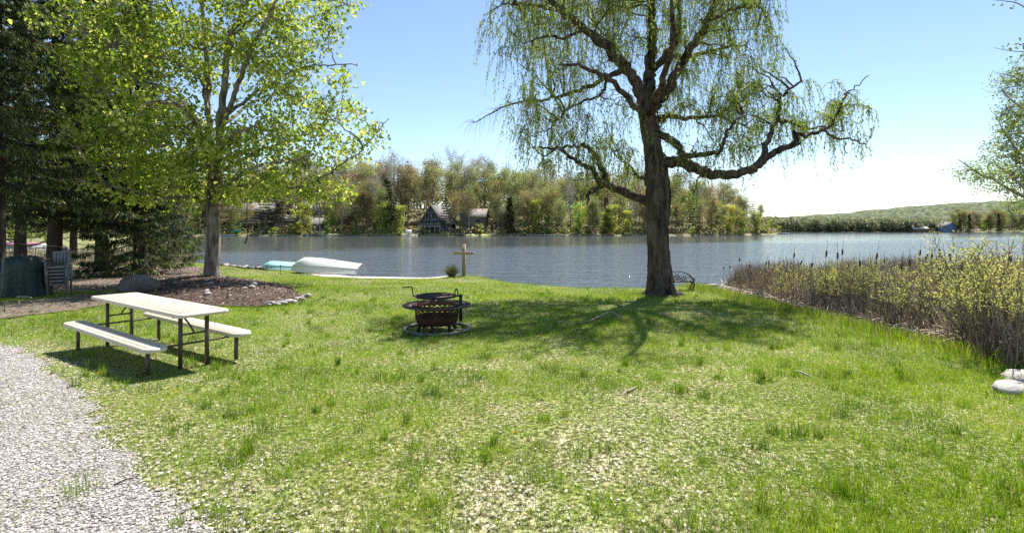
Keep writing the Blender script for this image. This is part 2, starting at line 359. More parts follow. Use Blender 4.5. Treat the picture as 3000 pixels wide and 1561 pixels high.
BED = [(-14.4, 19.8), (-14.8, 22), (-13.4, 23), (-11.2, 22), (-9.4, 20.3), (-7.5, 17.6), (-6.2, 15.2), (-5.9, 13.7), (-6.6, 12.9), (-8.2, 13.1), (-10.2, 14.6), (-12.4, 17)]
SOILS = [[(-60, 17.2), (-13.6, 17.0), (-13.8, 20), (-15.2, 25), (-19, 31.5), (-60, 34)], [(-14, 11.3), (-13.8, 13.4), (-13.6, 16), (-12.5, 16.5), (-11.0, 14.8), (-10.6, 12.5), (-10.8, 10.6), (-16, 9.6), (-30, 10), (-30, 12)]]
def jag(P, am=.35, s=.5, sd=11):
    return lambda x, y: sdist(x, y, P) + (vn(x, y, s, sd) - .5) * am * 2 > 0
tag(grid_mesh('gravel_drive', np.arange(-14, 0, .07), np.arange(-3, 11, .07), lambda x, y: gz(x, y, False) + .008, M['gravel'], jag(GRAVEL, .16, .25)), kind='structure')
bz = lambda x, y: gz(x, y, False) + .012 + .10 * sst(0, 1.2, sdist(x, y, BED)) + .05 * vn(x, y, .35, 8)
tag(grid_mesh('mulch_bed', np.arange(-15.5, -5, .1), np.arange(12, 24, .1), bz, M['mulch'], jag(BED, .3, .7, 12)), kind='structure')
tag(grid_mesh('bare_soil', np.arange(-36, -10, .14), np.arange(9, 34, .14), lambda x, y: gz(x, y, False) + .01 + .03 * vn(x, y, .4, 9), M['soil'],
    lambda x, y: (jag(SOILS[0], .7, 1.2, 13)(x, y) | jag(SOILS[1], .8, 1.2, 14)(x, y)) & (sdist(x, y, BED) < .1)), kind='structure')
SAND = [(-11.2, 28.9), (-8.5, 26.1), (-4.3, 24.9), (-3.6, 25.2), (-2.6, 25.2), (-3.2, 24.1), (-4.6, 23.5), (-6.8, 23.9), (-9.2, 25.4), (-11.6, 27.6)]
tag(grid_mesh('sand_beach', np.arange(-12.5, -1.5, .12), np.arange(22.5, 29.6, .12), lambda x, y: gz(x, y) + .02, M['sand'], jag(SAND, .3, .7, 15)), kind='structure')
tag(grid_mesh('marsh_mud', np.arange(6, 46, .3), np.arange(-2, 26, .3), lambda x, y: gz(x, y) + .015, M['mud'], lambda x, y: (x > 7.2 - .6 * sst(9, 6.5, y) + .5 * (vn(x, y, .8, 16) - .5)) & (sdist(x, y, LAND) > .1)), kind='structure')

# far shore
FS = np.array([(-500, 150), (-160, 188), (-60, 193), (0, 194), (80, 206), (118, 235), (140, 270), (152, 292), (157, 305), (160, 430), (372, 430), (378, 420), (470, 420), (900, 430), (2600, 460)], float)
def ysf(x): return np.interp(x, FS[:, 0], FS[:, 1])
def farz(x, y):
    d = np.asarray(y, float) - ysf(x)
    back = np.where(np.asarray(x) < 158, sst(0, 60, 158 + 0 * d - x + 5), 1)
    z = -1.6 + 1.15 * sst(-1.5, 1.5, d) + sst(5, 80, d) * np.interp(x, [120, 165], [13, 2.5]) * back + vn(x, y, 14, 21) * .5
    return z
xs = np.concatenate([np.arange(-500, 170, 4), np.arange(170, 900, 12), np.arange(900, 2600, 60)]); ys = np.concatenate([np.arange(144, 330, 2.), np.arange(330, 560, 6.)])
tag(grid_mesh('far_shore', xs, ys, farz, M['forest_floor']), kind='structure')
def hillz(x, y):
    x = np.asarray(x, float); y = np.asarray(y, float)
    h = 62 * np.exp(-((x - 1560) / 560)**2) + 16
    h = h * sst(850, 1450, y) + vn(x, y, 34, 31, 3) * 12 + vn(x, y, 150, 32, 2) * 10 * sst(800, 1200, y)
    return h - 3
m, t, b = mat('hill_woods'); f = noise(t, .09, 7, .75); t.links.new(ramp(t, f, [(.38, (.03, .042, .035)), (.5, (.10, .12, .075)), (.62, (.22, .24, .14))]), b.inputs['Base Color']); b.inputs['Roughness'].default_value = 1; b.inputs['Specular IOR Level'].default_value = 0; M['hill'] = m
tag(grid_mesh('wooded_hill', np.arange(250, 2600, 9), np.concatenate([np.arange(620, 1500, 11), np.arange(1500, 1700, 40)]), hillz, M['hill']), kind='structure')

# ------------------------------------------------------------------ lawn grass (nobody could count it)
def bare(x, y):
    """0..1 how much grass grows"""
    d = .74 + .26 * sst(.35, .62, vn(x, y, 1.3, 41))
    px = x / np.maximum(y, .5)
    mid = np.exp(-((px - .1) / .30)**2) * sst(7, 4.2, y) * 1.15
    d = d * (1 - .68 * mid * sst(.25, .5, vn(x, y, .8, 42)))
    g = sdist(x, y, GRAVEL) + (vn(x, y, .25, 11) - .5) * .32
    d = d * np.where(g > 0, .05 + .5 * np.exp(-g / .22) * vn(x, y, .4, 46) + .35 * sst(.66, .74, vn(x, y, .5, 44)) + .5 * sst(3.8, 2.9, y) * sst(-2.4, -3.2, x) * sst(.45, .55, vn(x, y, .5, 45)), 1) * np.where(g > -1.3, .45 + .55 * sst(0, 1.3, -g), 1)
    d = d * (sdist(x, y, BED) + (vn(x, y, .7, 12) - .5) * .6 < 0)
    for k, P in enumerate(SOILS):
        s = sdist(x, y, P) + (vn(x, y, 1.2, 13 + k) - .5) * 1.6; d = d * np.where(s > 0, .12 * (k == 1) + .03, 1)
    d = d * (sdist(x, y, SAND) + (vn(x, y, .7, 15) - .5) * .6 < -.05) * (sdist(x, y, LAND) > .12)
    d = d * (1 - sst(6.9, 7.9, x + .5 * sst(9, 6.5, y) + .6 * (vn(x, y, .7, 47) - .5)))
    for cx, cy, r in ((-1.41, 9.6, .5),): d = d * np.where(np.hypot(x - cx, y - cy) < r, .25, 1)
    return d
gm = MB()
def blades(x, y, h, wd, tint, lean, seg):
    n = len(x); z = gz(x, y) - .01; a = rng.uniform(0, 2 * np.pi, n); la = rng.uniform(0, 2 * np.pi, n)
    ln = lean * h; sx, sy = np.cos(a) * wd / 2, np.sin(a) * wd / 2; lx, ly = np.cos(la) * ln, np.sin(la) * ln
    B = np.stack([x, y, z], -1); S = np.stack([sx, sy, 0 * sx], -1); Lv = np.stack([lx, ly, 0 * lx], -1); H = (h * np.sqrt(np.clip(1 - lean**2, .04, 1)))[:, None] * np.array([0, 0, 1.])
    if seg == 1:
        V = np.stack([B - S, B + S, B + Lv + H], 1); fa = np.array([[0, 1, 2]]); k = 3
        gm.add(V.reshape(-1, 3), ((np.arange(n) * k)[:, None, None] + fa).reshape(-1, 3), np.repeat(tint, k))
    else:
        Mx = B + Lv * .3 + H * .6; V = np.stack([B - S, B + S, Mx + S * .8, Mx - S * .8, B + Lv + H], 1); k = 5
        o = (np.arange(n) * k)[:, None]
        gm.add(V.reshape(-1, 3), [o + np.array([0, 1, 2, 3]), o + np.array([3, 2, 4])], np.repeat(tint, k))
def gtint(x, y, n):
    dry = sst(.4, .62, vn(x, y, 1.7, 51)) * .12 + .07
    px = x / np.maximum(y, .5); dry = dry + .42 * np.exp(-((px - .1) / .4)**2) * sst(7, 3.5, y)
    g = sdist(x, y, GRAVEL); dry = dry + .25 * sst(-1.5, 0, g)
    dead = rng.uniform(size=n) < dry
    t = np.clip(.05 + .42 * vn(x, y, .9, 52) + rng.normal(0, .10, n), 0, .48) + .10 * sst(8, 3, y) * rng.uniform(size=n)
    return np.where(dead, rng.uniform(.6, 1, n), t), dead
Y0, Y1, NB = 2.3, 37., 1300000
u = rng.uniform(size=NB)
yy = np.linspace(Y0, Y1, 2000); pdf = np.where(yy < 4, yy + .9, (4 / yy)**1.75 * (yy + .9)); cdf = np.cumsum(pdf); cdf /= cdf[-1]
y = np.interp(u, cdf, yy); x = rng.uniform(-1, 1, NB) * (1.08 * y + 1)
kp = (x < 8.3) & (x > -26); x, y = x[kp], y[kp]
kp = rng.uniform(size=len(x)) < bare(x, y); x, y = x[kp], y[kp]; n = len(x)
tn, dead = gtint(x, y, n)
lush = vn(x, y, 2.2, 53); h = (.026 + .075 * lush * rng.uniform(.4, 1.3, n)) * (1 + .3 * sst(5, 12, y)); wd = rng.uniform(.0024, .0044, n) * (1 + np.maximum(y - 4, 0) * .11)
lean = np.where(dead, rng.uniform(.6, .97, n), rng.uniform(.1, .75, n))
nr = y < 6.5
blades(x[nr], y[nr], h[nr], wd[nr], tn[nr], lean[nr], 2); blades(x[~nr], y[~nr], h[~nr], wd[~nr] * 1.3, tn[~nr], lean[~nr], 1)
# moss, clover and flat dead leaves between the blades
k = 170000; y = np.interp(rng.uniform(size=k), cdf, yy); x = rng.uniform(-1, 1, k) * (1.08 * y + 1); kp = (y < 11) & (x < 7.0) & (rng.uniform(size=k) < np.minimum(bare(x, y) + .5 * (sdist(x, y, GRAVEL) < -.1), 1)); x, y = x[kp], y[kp]; n = len(x)
C = np.stack([x, y, gz(x, y) + rng.uniform(.002, .022, n)], -1); D = rdir(n, .35); sc2 = 1 + np.maximum(y - 4, 0) * .10; mossy = rng.uniform(size=n) < .82 - .5 * np.exp(-((x / y - .1) / .4)**2) * sst(7.5, 4.5, y)
leaves(gm, C, D, rng.uniform(.007, .02, n) * sc2, rng.uniform(.005, .011, n) * sc2, np.where(mossy, rng.uniform(.1, .45, n), rng.uniform(.5, .86, n)), 'diamond', rdir(n) * .6 + np.array([0, 0, 1.]))
# tufts of longer blades
K = 900
ty = 2.6 + (rng.uniform(size=K)**1.3) * 16; tx = rng.uniform(-1, 1, K) * (1.0 * ty + .5)
ok = (rng.uniform(size=K) < bare(tx, ty) * 1.1) & (tx < 7) & (tx > -20); tx, ty = tx[ok], ty[ok]
ext = [(-4.9, 6.0), (-4.3, 5.6), (-5.4, 6.6), (-6.2, 7.2), (-4.6, 5.9), (-5.1, 6.1), (-4.0, 5.5), (-.75, 4.1), (-1.3, 5.0), (-3.0, 5.0), (.9, 3.3), (.55, 3.1), (-2.0, 3.9), (-1.6, 3.5), (-3.5, 6.2), (-6, 8.4), (-7, 9.4), (-4.4, 6.9), (-3.8, 6.6), (-5.2, 7.4)]
tx = np.concatenate([tx, [e[0] for e in ext]]); ty = np.concatenate([ty, [e[1] for e in ext]])
for px_, py_ in zip(tx, ty):
    k = rng.integers(18, 70); r = rng.uniform(.03, .13); a = rng.uniform(0, 6.28, k); rr = r * np.sqrt(rng.uniform(size=k)); bx, by = px_ + rr * np.cos(a), py_ + rr * np.sin(a)
    tt = np.clip(rng.uniform(0, .3) + rng.normal(0, .08, k), 0, 1); tt = np.where(rng.uniform(size=k) < .08, .85, tt)
    blades(bx, by, rng.uniform(.07, .17, k) * rng.uniform(.7, 1.15), rng.uniform(.003, .005, k) * (1 + max(py_ - 4, 0) * .06), tt, rng.uniform(.1, .65, k), 2)
# longer fringe at the marsh edge and along the shore
k = 16000; fy = rng.uniform(5.5, 20, k); fx = 7.0 + rng.normal(0, .42, k); tt = np.clip(rng.uniform(0, .5, k), 0, 1); tt = np.where(rng.uniform(size=k) < .25, .8, tt)
blades(fx, fy, rng.uniform(.08, .28, k), rng.uniform(.005, .009, k), tt, rng.uniform(.1, .6, k), 2)
tag(gm.build('grass', M['grass']), 'short spring grass covering the lawn, with yellow and straw patches', 'grass', kind='stuff')

# loose stones of the drive
gs = MB()
k = 62000; y = 2.3 + rng.uniform(size=k)**1.5 * 7; x = -rng.uniform(-.3, 1.1, k) * (y + .6)
s = sdist(x, y, GRAVEL) + (vn(x, y, .25, 11) - .5) * .32; px = x / y
pr = np.where(s > -.05, 1, .55 * np.exp(-np.maximum(-s, 0) / .3) + 0.0); kp = rng.uniform(size=k) < pr; x, y = x[kp], y[kp]
k2 = 16000; y2 = rng.uniform(2.4, 5.4, k2); x2 = rng.uniform(-.7, .7, k2) * y2; kp = rng.uniform(size=k2) < (1 - bare(x2, y2)) * sst(5.4, 3.6, y2) * .35; x = np.concatenate([x, x2[kp]]); y = np.concatenate([y, y2[kp]])
n = len(x); r = rng.uniform(.0035, .0095, n) * (1 + .06 * y); z = gz(x, y, False) + .01 + r * .3
oct_ = np.array([[1, 0, 0], [0, 1, 0], [-1, 0, 0], [0, -1, 0], [0, 0, .7], [.1, .1, -.6]]); of = np.array([[0, 1, 4], [1, 2, 4], [2, 3, 4], [3, 0, 4]])
V = oct_[None] * r[:, None, None] * rng.uniform(.6, 1.4, (n, 6, 1)); a = rng.uniform(0, 6.28, n); c, s_ = np.cos(a)[:, None], np.sin(a)[:, None]
V = np.stack([V[..., 0] * c - V[..., 1] * s_, V[..., 0] * s_ + V[..., 1] * c, V[..., 2]], -1) + np.stack([x, y, z], -1)[:, None]
gs.add(V.reshape(-1, 3), ((np.arange(n) * 6)[:, None, None] + of).reshape(-1, 3), np.repeat(rng.uniform(0, 1, n), 6))
tag(gs.build('gravel', M['gravel_stone']), 'loose pinkish grey gravel stones over the drive', 'gravel', kind='stuff')
# bark chips and litter
mc = MB(); k = 42000; x = rng.uniform(-34, -5.5, k); y = rng.uniform(9.5, 32, k)
kp = (sdist(x, y, BED) > -.1) | ((sdist(x, y, SOILS[0]) > 0) | (sdist(x, y, SOILS[1]) > 0)) & (rng.uniform(size=k) < .5); x, y = x[kp], y[kp]; n = len(x)
z = np.where(sdist(x, y, BED) > 0, bz(x, y), gz(x, y, False) + .03) + .012
D = rdir(n, .35); leaves(mc, np.stack([x, y, z], -1), D, rng.uniform(.06, .15, n), rng.uniform(.02, .05, n), rng.uniform(0, 1, n)**1.5, 'diamond', rdir(n) * .5 + np.array([0, 0, 1.]))
tag(mc.build('bark_mulch_litter', M['mulch_chip']), 'brown bark chips and dead leaves on the bed round the maple', 'mulch', kind='stuff')

# ------------------------------------------------------------------ big trees
def limb_pts(pts, y0):
    """(px, row, dy) list -> smooth world path"""
    return smooth_path(np.array([W(p[0], p[1], y0 + (p[2] if len(p) > 2 else 0)) for p in pts]), 6)
def limb(mb, P, r0, r1, k=10, rough=0.0, pw=1.0):
    n = len(P); t = np.linspace(0, 1, n)**pw; rr = r0 * (1 - t) + r1 * t
    if rough: rr = rr * (1 + rough * (rng.uniform(size=n) - .5))
    mb.tube(P, rr, k)
def attach(P_from, targets, bend=.3, N_=7, sag=0.0):
    """curved paths from the nearest source points to each target"""
    M_ = len(targets); src = np.empty((M_, 3))
    for i in range(0, M_, 400):
        d = np.linalg.norm(targets[i:i+400, None] - P_from[None], axis=2) + np.maximum(P_from[None, :, 2] - targets[i:i+400, None, 2], 0) * .6
        src[i:i+400] = P_from[np.argmin(d, axis=1)]
    t = np.linspace(0, 1, N_)[None, :, None]; L = np.linalg.norm(targets - src, axis=1)[:, None, None]
    off = rng.normal(0, bend * .35, (M_, 1, 3)) * L; up = np.array([0, 0, 1.]) * L * bend * .6
    P = src[:, None] * (1 - t) + targets[:, None] * t + (off + up) * (t * (1 - t)) * 1.6 - np.array([0, 0, 1.]) * sag * L * t**3
    P[:, 1:-1] += rng.normal(0, .025, P[:, 1:-1].shape) * L
    return P, L[:, 0, 0]
def taper(M_, N_, r0, r1): return np.broadcast_to(r0, (M_,))[:, None] * np.linspace(1, 0, N_)[None] + np.broadcast_to(r1, (M_,))[:, None] * np.linspace(0, 1, N_)[None]
def flare_trunk(mb, P, rr, k=28, lobes=.12, base=.5):
    """trunk with buttress roots and furrows"""
    P = np.asarray(P); n = len(P); V, q = tubes(P[None], np.ones((1, n)), k); V = V.reshape(n, k, 3)
    h = P[:, 2] - P[0, 2]; an = np.arange(k) / k * 2 * np.pi
    fl = 1 + base * np.exp(-h / .32)[:, None] * (1 + .5 * np.sin(an * 5 + 1)[None] + .3 * np.sin(an * 3)[None])
    fur = 1 + lobes * (hash2(np.arange(k)[None] * np.ones((n, 1)), np.floor(h / .5)[:, None] * np.ones((1, k)), 5) - .5) + .05 * np.sin(an * 9)[None]
    V = P[:, None] + (V - P[:, None]) * (rr[:, None] * fl * fur)[..., None]
    mb.add(V.reshape(-1, 3), q)

# --- willow by the shore
YW = 16.0
root = empty('willow_tree', (4.64, 16, gz1(4.64, 16)), 0, 'large weeping willow with dark furrowed trunk leaning over the lake edge', 'tree')
def shift(o, root):                      # geometry is in world coordinates; hang it under its root
    o.parent = root; o.location = -root.location; return o
tr = MB(); tw = MB(); cr = MB()
trunk = limb_pts([(1937, 876), (1936, 850), (1932, 800), (1930, 740), (1928, 690), (1927, 640), (1927, 590), (1925, 540), (1920, 480), (1912, 420), (1903, 370), (1895, 330), (1893, 300)], YW)
tt = np.linspace(0, 1, len(trunk)); rr = np.interp(tt, [0, .25, .38, .52, .60, .75, 1], [.38, .32, .33, .38, .34, .28, .25]) * (1 + .07 * (rng.uniform(size=len(trunk)) - .5))
flare_trunk(tr, trunk, rr, 36, .26, .75)
WL = [  # (points, r0, r1)
 ([(1893,315,0),(1900,255,.1),(1907,180,.2),(1908,134,.2),(1911,40,.1),(1905,-60,0),(1895,-170,-.1)], .21, .07),
 ([(1900,330,0),(1921,309,-.1),(1954,268,-.4),(1988,201,-.8),(2028,134,-1),(2075,60,-1.2),(2098,-10,-1.3),(2130,-110,-1.5)], .17, .06),
 ([(1893,320,0),(1867,248,-.2),(1833,201,-.5),(1780,141,-1),(1713,87,-1.4),(1645,34,-1.8),(1590,-10,-2),(1530,-60,-2.2)], .19, .05),
 ([(1905,230,.1),(1921,195,.3),(1981,165,.8),(2048,161,1.2),(2127,137,1.6),(2190,140,1.8)], .12, .03),
 ([(1915,200,0),(1941,168,-.5),(1981,121,-1),(1991,40,-1.2),(1985,-40,-1.4)], .10, .03),
 ([(1840,208,-.4),(1820,208,-.3),(1780,225,.2),(1726,255,.6),(1639,282,1),(1585,293,1.1),(1484,312,1.2),(1390,360,1.3)], .11, .012),
 ([(1780,225,.2),(1760,275,-.1),(1700,300,-.6),(1650,330,-.9),(1600,385,-1.1)], .05, .015),
 ([(1920,597,0),(1897,591,0),(1834,564,-.3),(1787,544,-.6),(1753,524,-.8),(1736,497,-.9),(1699,477,-1.2),(1640,440,-1.5),(1580,430,-1.7)], .155, .025),
 ([(1773,530,-.6),(1766,497,-.4),(1746,457,-.1),(1713,430,.2),(1666,430,.5),(1619,443,.7),(1578,487,.9)], .10, .02),
 ([(1766,545,-.6),(1733,561,-.9),(1722,580,-1),(1719,600,-1.1)], .07, .015),
 ([(1925,545,0),(1901,530,.2),(1874,517,.5),(1854,497,.8),(1820,470,1.2)], .09, .02),
 ([(1925,490,0),(1945,478,-.1),(1990,472,-.3),(2037,495,-.6),(2097,510,-.9),(2169,507,-1.2),(2222,484,-1.4),(2270,448,-1.5),(2330,418,-1.6),(2332,400,-1.7),(2327,382,-1.7)], .19, .055),
 ([(2222,484,-1.4),(2234,471,-1.3),(2252,406,-1),(2276,358,-.7),(2318,358,-.4),(2370,375,-.2),(2420,370,0)], .10, .02),
 ([(2276,358,-.7),(2282,320,-.8),(2282,287,-1),(2310,262,-1.1),(2348,239,-1.2)], .06, .03),
 ([(2330,394,-1.7),(2378,391,-1.8),(2413,382,-1.9),(2449,340,-2),(2473,287,-2),(2497,262,-2),(2545,221,-2.1)], .055, .01),
 ([(2413,382,-1.9),(2467,406,-2.1),(2527,418,-2.3),(2557,442,-2.4)], .035, .008),
 ([(1918,400,0),(1940,398,-.2),(1978,418,-.5),(2001,454,-.8),(2043,454,-1),(2103,448,-1.2),(2121,406,-1.3),(2139,370,-1.4),(2180,330,-1.5)], .13, .02),
 ([(1912,355,0),(1930,350,.2),(1966,340,.5),(2019,349,.9),(2097,340,1.4),(2150,358,1.8),(2210,380,2.2)], .11, .02),
 ([(2097,340,1.4),(2160,300,1.8),(2230,260,2),(2300,250,2.2)], .05, .012),
 ([(1900,330,0),(1880,290,1.2),(1840,200,2.6),(1780,110,3.8),(1720,60,4.6)], .12, .03),
 ([(1905,330,0),(1960,250,1.4),(2040,130,3),(2110,60,4),(2170,30,4.6)], .12, .03),
 ([(1905,350,0),(1930,270,-1.5),(1960,180,-2.8),(1970,60,-3.8),(1960,-60,-4.3)], .11, .03),
 ([(1895,340,0),(1850,300,-1.5),(1790,240,-2.8),(1720,200,-3.6),(1640,190,-4)], .10, .025),
 ([(2075,60,-1.2),(2140,30,-1),(2200,20,-.8),(2250,40,-.6)], .06, .02),
 ([(1645,34,-1.8),(1560,20,-1.6),(1490,10,-1.4),(1440,30,-1.3)], .05, .015),
 ([(1713,87,-1.4),(1660,110,-1.9),(1590,110,-2.3),(1530,130,-2.5)], .05, .015),
]
paths = []
for pts, r0, r1 in WL:
    P = limb_pts(pts, YW); P[2:-1] += rng.normal(0, .03, P[2:-1].shape); limb(tr, P, r0 * 1.05, r1, 10, .18); paths.append(P)
for a in np.arange(0, 6.28, .8):        # surface roots
    L = rng.uniform(.5, 1.25); b0 = trunk[0] + np.array([math.cos(a), math.sin(a), 0]) * .3
    P = np.array([b0 + np.array([0, 0, .22]), b0 + np.array([math.cos(a), math.sin(a), 0]) * L * .35 + np.array([0, 0, .07]), b0 + np.array([math.cos(a + .3), math.sin(a + .3), 0]) * L * .7 + np.array([0, 0, .0]), b0 + np.array([math.cos(a + .2), math.sin(a + .2), 0]) * L + np.array([0, 0, -.08])])
    P[:, 2] += [0, 0, .02, 0]; tr.tube(smooth_path(P, 4), np.linspace(.15, .03, 13), 8)
allp = np.concatenate([p[int(len(p) * .3):] for p in paths])
allp = np.repeat(allp, 1, 0)
# crown envelope of overlapping lobes: (px,row,dy, rx,ry,rz metres)
LOB = [(1560,60,-1.3,1.5,2.2,1.3),(1700,60,0,1.8,3,1.6),(1880,30,0,2,3.4,1.6),(2060,60,0,1.9,3,1.5),(2180,120,.3,1.1,2.2,1.4),(1620,260,0,1.8,2.2,1.3),(1600,400,-.3,1.2,1.8,.8),(1760,360,0,1.6,2.2,1.3),
       (2060,260,.4,1.9,2.4,1.2),(2200,330,.3,1.6,2.2,1.1),(2350,310,-.8,1.5,1.7,.8),(2480,340,-1.8,.85,.9,.8),(1720,470,-.3,1.5,1.4,.7),(2080,420,-.5,1.5,1.6,.6),(1990,560,.4,.9,.9,.7),(1850,480,.4,.7,1.2,.6),(1880,-160,0,3.6,3.6,1.6),(1600,-90,-1,1.8,2,1.1),(2130,-60,0,1.5,2.2,1.2)]
def sample_lobes(LOB, n, y0, shell=.35):
    wt = np.array([l[3] * l[4] * l[5] for l in LOB])**.8; ci = rng.choice(len(LOB), n, p=wt / wt.sum()); d = rdir(n); r = rng.uniform(shell, 1, n)**.6
    C = np.array([W(l[0], l[1], y0 + l[2]) for l in LOB])[ci]; Rr = np.array([l[3:6] for l in LOB])[ci]; return C + d * Rr * r[:, None]
T1 = sample_lobes(LOB, 210, YW); P1, L1 = attach(allp, T1, .35, 8)
V, q = tubes(P1, taper(len(P1), 8, np.clip(.012 + L1 * .012, 0, .045), .006), 5); tr.add(V, q)
src2 = np.concatenate([allp, P1[:, 2:].reshape(-1, 3), P1[:, 4:].reshape(-1, 3)])
T2 = sample_lobes(LOB, 1250, YW, .2); P2, L2 = attach(src2, T2, .4, 7)
V, q = tubes(P2, taper(len(P2), 7, .010, .003), 3); tw.add(V, q)
# hanging strings
src3 = np.concatenate([P2[:, 3:].reshape(-1, 3), P1[:, 4:].reshape(-1, 3)])
K = 6600; s0 = src3[rng.integers(0, len(src3), K)]; Ls = rng.uniform(.3, 1.25, K) * np.where(rng.uniform(size=K) < .15, 1.3, 1); low = s0[:, 2] < 3.5; Ls[low] *= .75
NS = 9; t = np.linspace(0, 1, NS)[None, :, None]; hd = rdir(K, 0)
out = hd[:, None] * (np.sqrt(t + .001) * .22) * rng.uniform(.3, 2.4, (K, 1, 1)); P3 = s0[:, None] + out * Ls[:, None, None] ** .5 - np.array([0, 0, 1.]) * Ls[:, None, None] * t**1.25
P3 += np.cumsum(rng.normal(0, .022, P3.shape), axis=1)
bott = 2.05 + 0 * Ls; P3 = P3[(P3[:, -1, 2] > 1.15)]; K = len(P3); V, q = tubes(P3, taper(K, NS, .0045, .002), 3); tw.add(V, q)
seg = P3[:, 1:].reshape(-1, 3); dseg = nrm(np.diff(P3, axis=1)).reshape(-1, 3)
dens = np.repeat(np.where(rng.uniform(size=K) < .25, .05, rng.uniform(.3, 1, K)), NS - 1)
for rep in range(5):
    kp = rng.uniform(size=len(seg)) < dens * .62; n = kp.sum()
    C = seg[kp] - dseg[kp] * rng.uniform(0, .12, n)[:, None]; D = dseg[kp] * .7 + rdir(n) * .6 + np.array([0, 0, -.25])
    leaves(cr, C, D, rng.uniform(.06, .12, n), rng.uniform(.018, .034, n), np.clip(rng.normal(.45, .25, n), 0, 1))
n = 30000; C = src2[rng.integers(len(allp), len(src2), n)] + rng.normal(0, .08, (n, 3)); leaves(cr, C, rdir(n), rng.uniform(.05, .10, n), rng.uniform(.015, .028, n), np.clip(rng.normal(.6, .25, n), 0, 1))
# bare twigs fanning at the left limb tip
fan0 = paths[5][-14:]; K = 70; s0 = fan0[rng.integers(0, len(fan0), K)]; t = np.linspace(0, 1, 8)[None, :, None]; d = np.stack([rng.uniform(-1, .1, K), rng.uniform(-.5, .5, K), rng.uniform(-.2, .9, K)], -1)
Pf = s0[:, None] + d[:, None] * t * rng.uniform(.3, .9, (K, 1, 1)) - np.array([0, 0, 1.]) * t**2 * rng.uniform(.2, 1.0, (K, 1, 1)); V, q = tubes(Pf, taper(K, 8, .006, .002), 3); tw.add(V, q)
K = 26; hp = paths[11][25:62]; s0 = hp[rng.integers(0, len(hp), K)]; d = np.stack([rng.uniform(-.5, 1, K), rng.uniform(-.4, .4, K), rng.uniform(-.3, .2, K)], -1)
Pf = s0[:, None] + d[:, None] * t * rng.uniform(.2, .8, (K, 1, 1)) - np.array([0, 0, 1.]) * t**1.6 * rng.uniform(.2, .9, (K, 1, 1)); V, q = tubes(Pf, taper(K, 8, .008, .002), 3); tw.add(V, q)
shift(tr.build('trunk', M['willow_bark'], smooth=True), root); shift(tw.build('twigs', M['twig']), root); shift(cr.build('crown', M['willow_leaf']), root)

# --- maple in the mulch bed
YM = 21.5
root = empty('maple_tree', (W(620, 825, YM)[0], YM, gz1(-12.7, 21.5)), 0, 'broad maple in fresh green leaf standing in the mulch bed', 'tree')
tr = MB(); cr = MB()
trunk = limb_pts([(618, 842), (619, 800), (622, 760), (624, 716), (625, 670), (624, 627), (622, 590), (619, 537)], YM); tt = np.linspace(0, 1, len(trunk))
flare_trunk(tr, trunk, np.interp(tt, [0, .2, .6, .8, 1], [.33, .27, .25, .26, .16]), 26, .10, .55)
ML = [([(622,600,0),(619,537,0),(616,466,.2),(613,358,.5),(610,239,.8),(601,119,1),(590,0,1.2),(580,-90,1.3)], .19, .05),
 ([(626,625,0),(634,585,0),(640,507,-.1),(646,370,-.3),(661,209,-.5),(679,107,-.7),(705,50,-.8),(724,0,-1),(740,-80,-1)], .20, .05),
 ([(646,395,-.3),(662,340,-.6),(691,263,-1),(739,143,-1.5),(787,48,-1.9),(815,-20,-2)], .13, .04),
 ([(628,620,0),(650,560,-.5),(679,531,-1),(739,495,-1.8),(799,477,-2.4),(858,471,-2.9),(920,450,-3.3)], .11, .025),
 ([(628,622,0),(660,590,.4),(691,573,.8),(750,585,1.3),(834,588,1.9),(918,573,2.4)], .10, .02),
 ([(640,507,0),(700,470,.6),(790,430,1.2),(858,412,1.6),(948,370,2),(1000,330,2.2)], .09, .02),
 ([(700,545,-.6),(800,545,-.4),(880,548,-.2),(948,519,0),(1007,478,.1),(1067,430,.2),(1121,370,.3),(1140,345,.3)], .06, .012),
 ([(650,350,-.3),(720,290,0),(800,240,.3),(880,200,.6),(960,190,.8),(1040,190,1)], .08, .02),
 ([(679,107,-.7),(760,40,0),(850,10,.6),(950,0,1),(1050,20,1.2)], .06, .02),
 ([(618,625,0),(609,615,0),(573,579,-.4),(513,579,-1),(448,573,-1.6),(380,560,-2.2),(310,540,-2.6)], .10, .02),
 ([(613,358,.4),(600,270,.2),(585,227,0),(513,185,-.7),(450,165,-1.2),(382,149,-1.8),(269,107,-2.6),(200,90,-3)], .09, .02),
 ([(617,500,0),(603,490,.1),(537,478,.7),(465,496,1.2),(382,537,1.8)], .08, .02),
 ([(605,160,.8),(597,149,.8),(537,119,.5),(513,60,.2),(504,0,0),(500,-60,0)], .07, .03),
 ([(616,466,.2),(580,380,-1.5),(540,320,-2.8),(480,300,-3.8),(420,300,-4.5)], .09, .02),
 ([(640,507,0),(650,440,-1.6),(680,400,-3),(720,380,-4),(770,360,-4.8)], .09, .02),
 ([(613,380,.5),(560,330,2),(500,280,3.2),(430,260,4)], .09, .02),
 ([(646,370,0),(700,330,2),(760,290,3.4),(830,270,4.2)], .09, .02),
 ([(616,430,0),(570,400,-.5),(500,390,-.8),(430,410,-1),(340,420,-1.2),(270,430,-1.2)], .07, .02)]
paths = []
for pts, r0, r1 in ML:
    P = limb_pts(pts, YM); P[2:-1] += rng.normal(0, .03, P[2:-1].shape); limb(tr, P, r0, r1, 9, .1); paths.append(P)
allp = np.concatenate([p[int(len(p) * .35):] for p in paths])
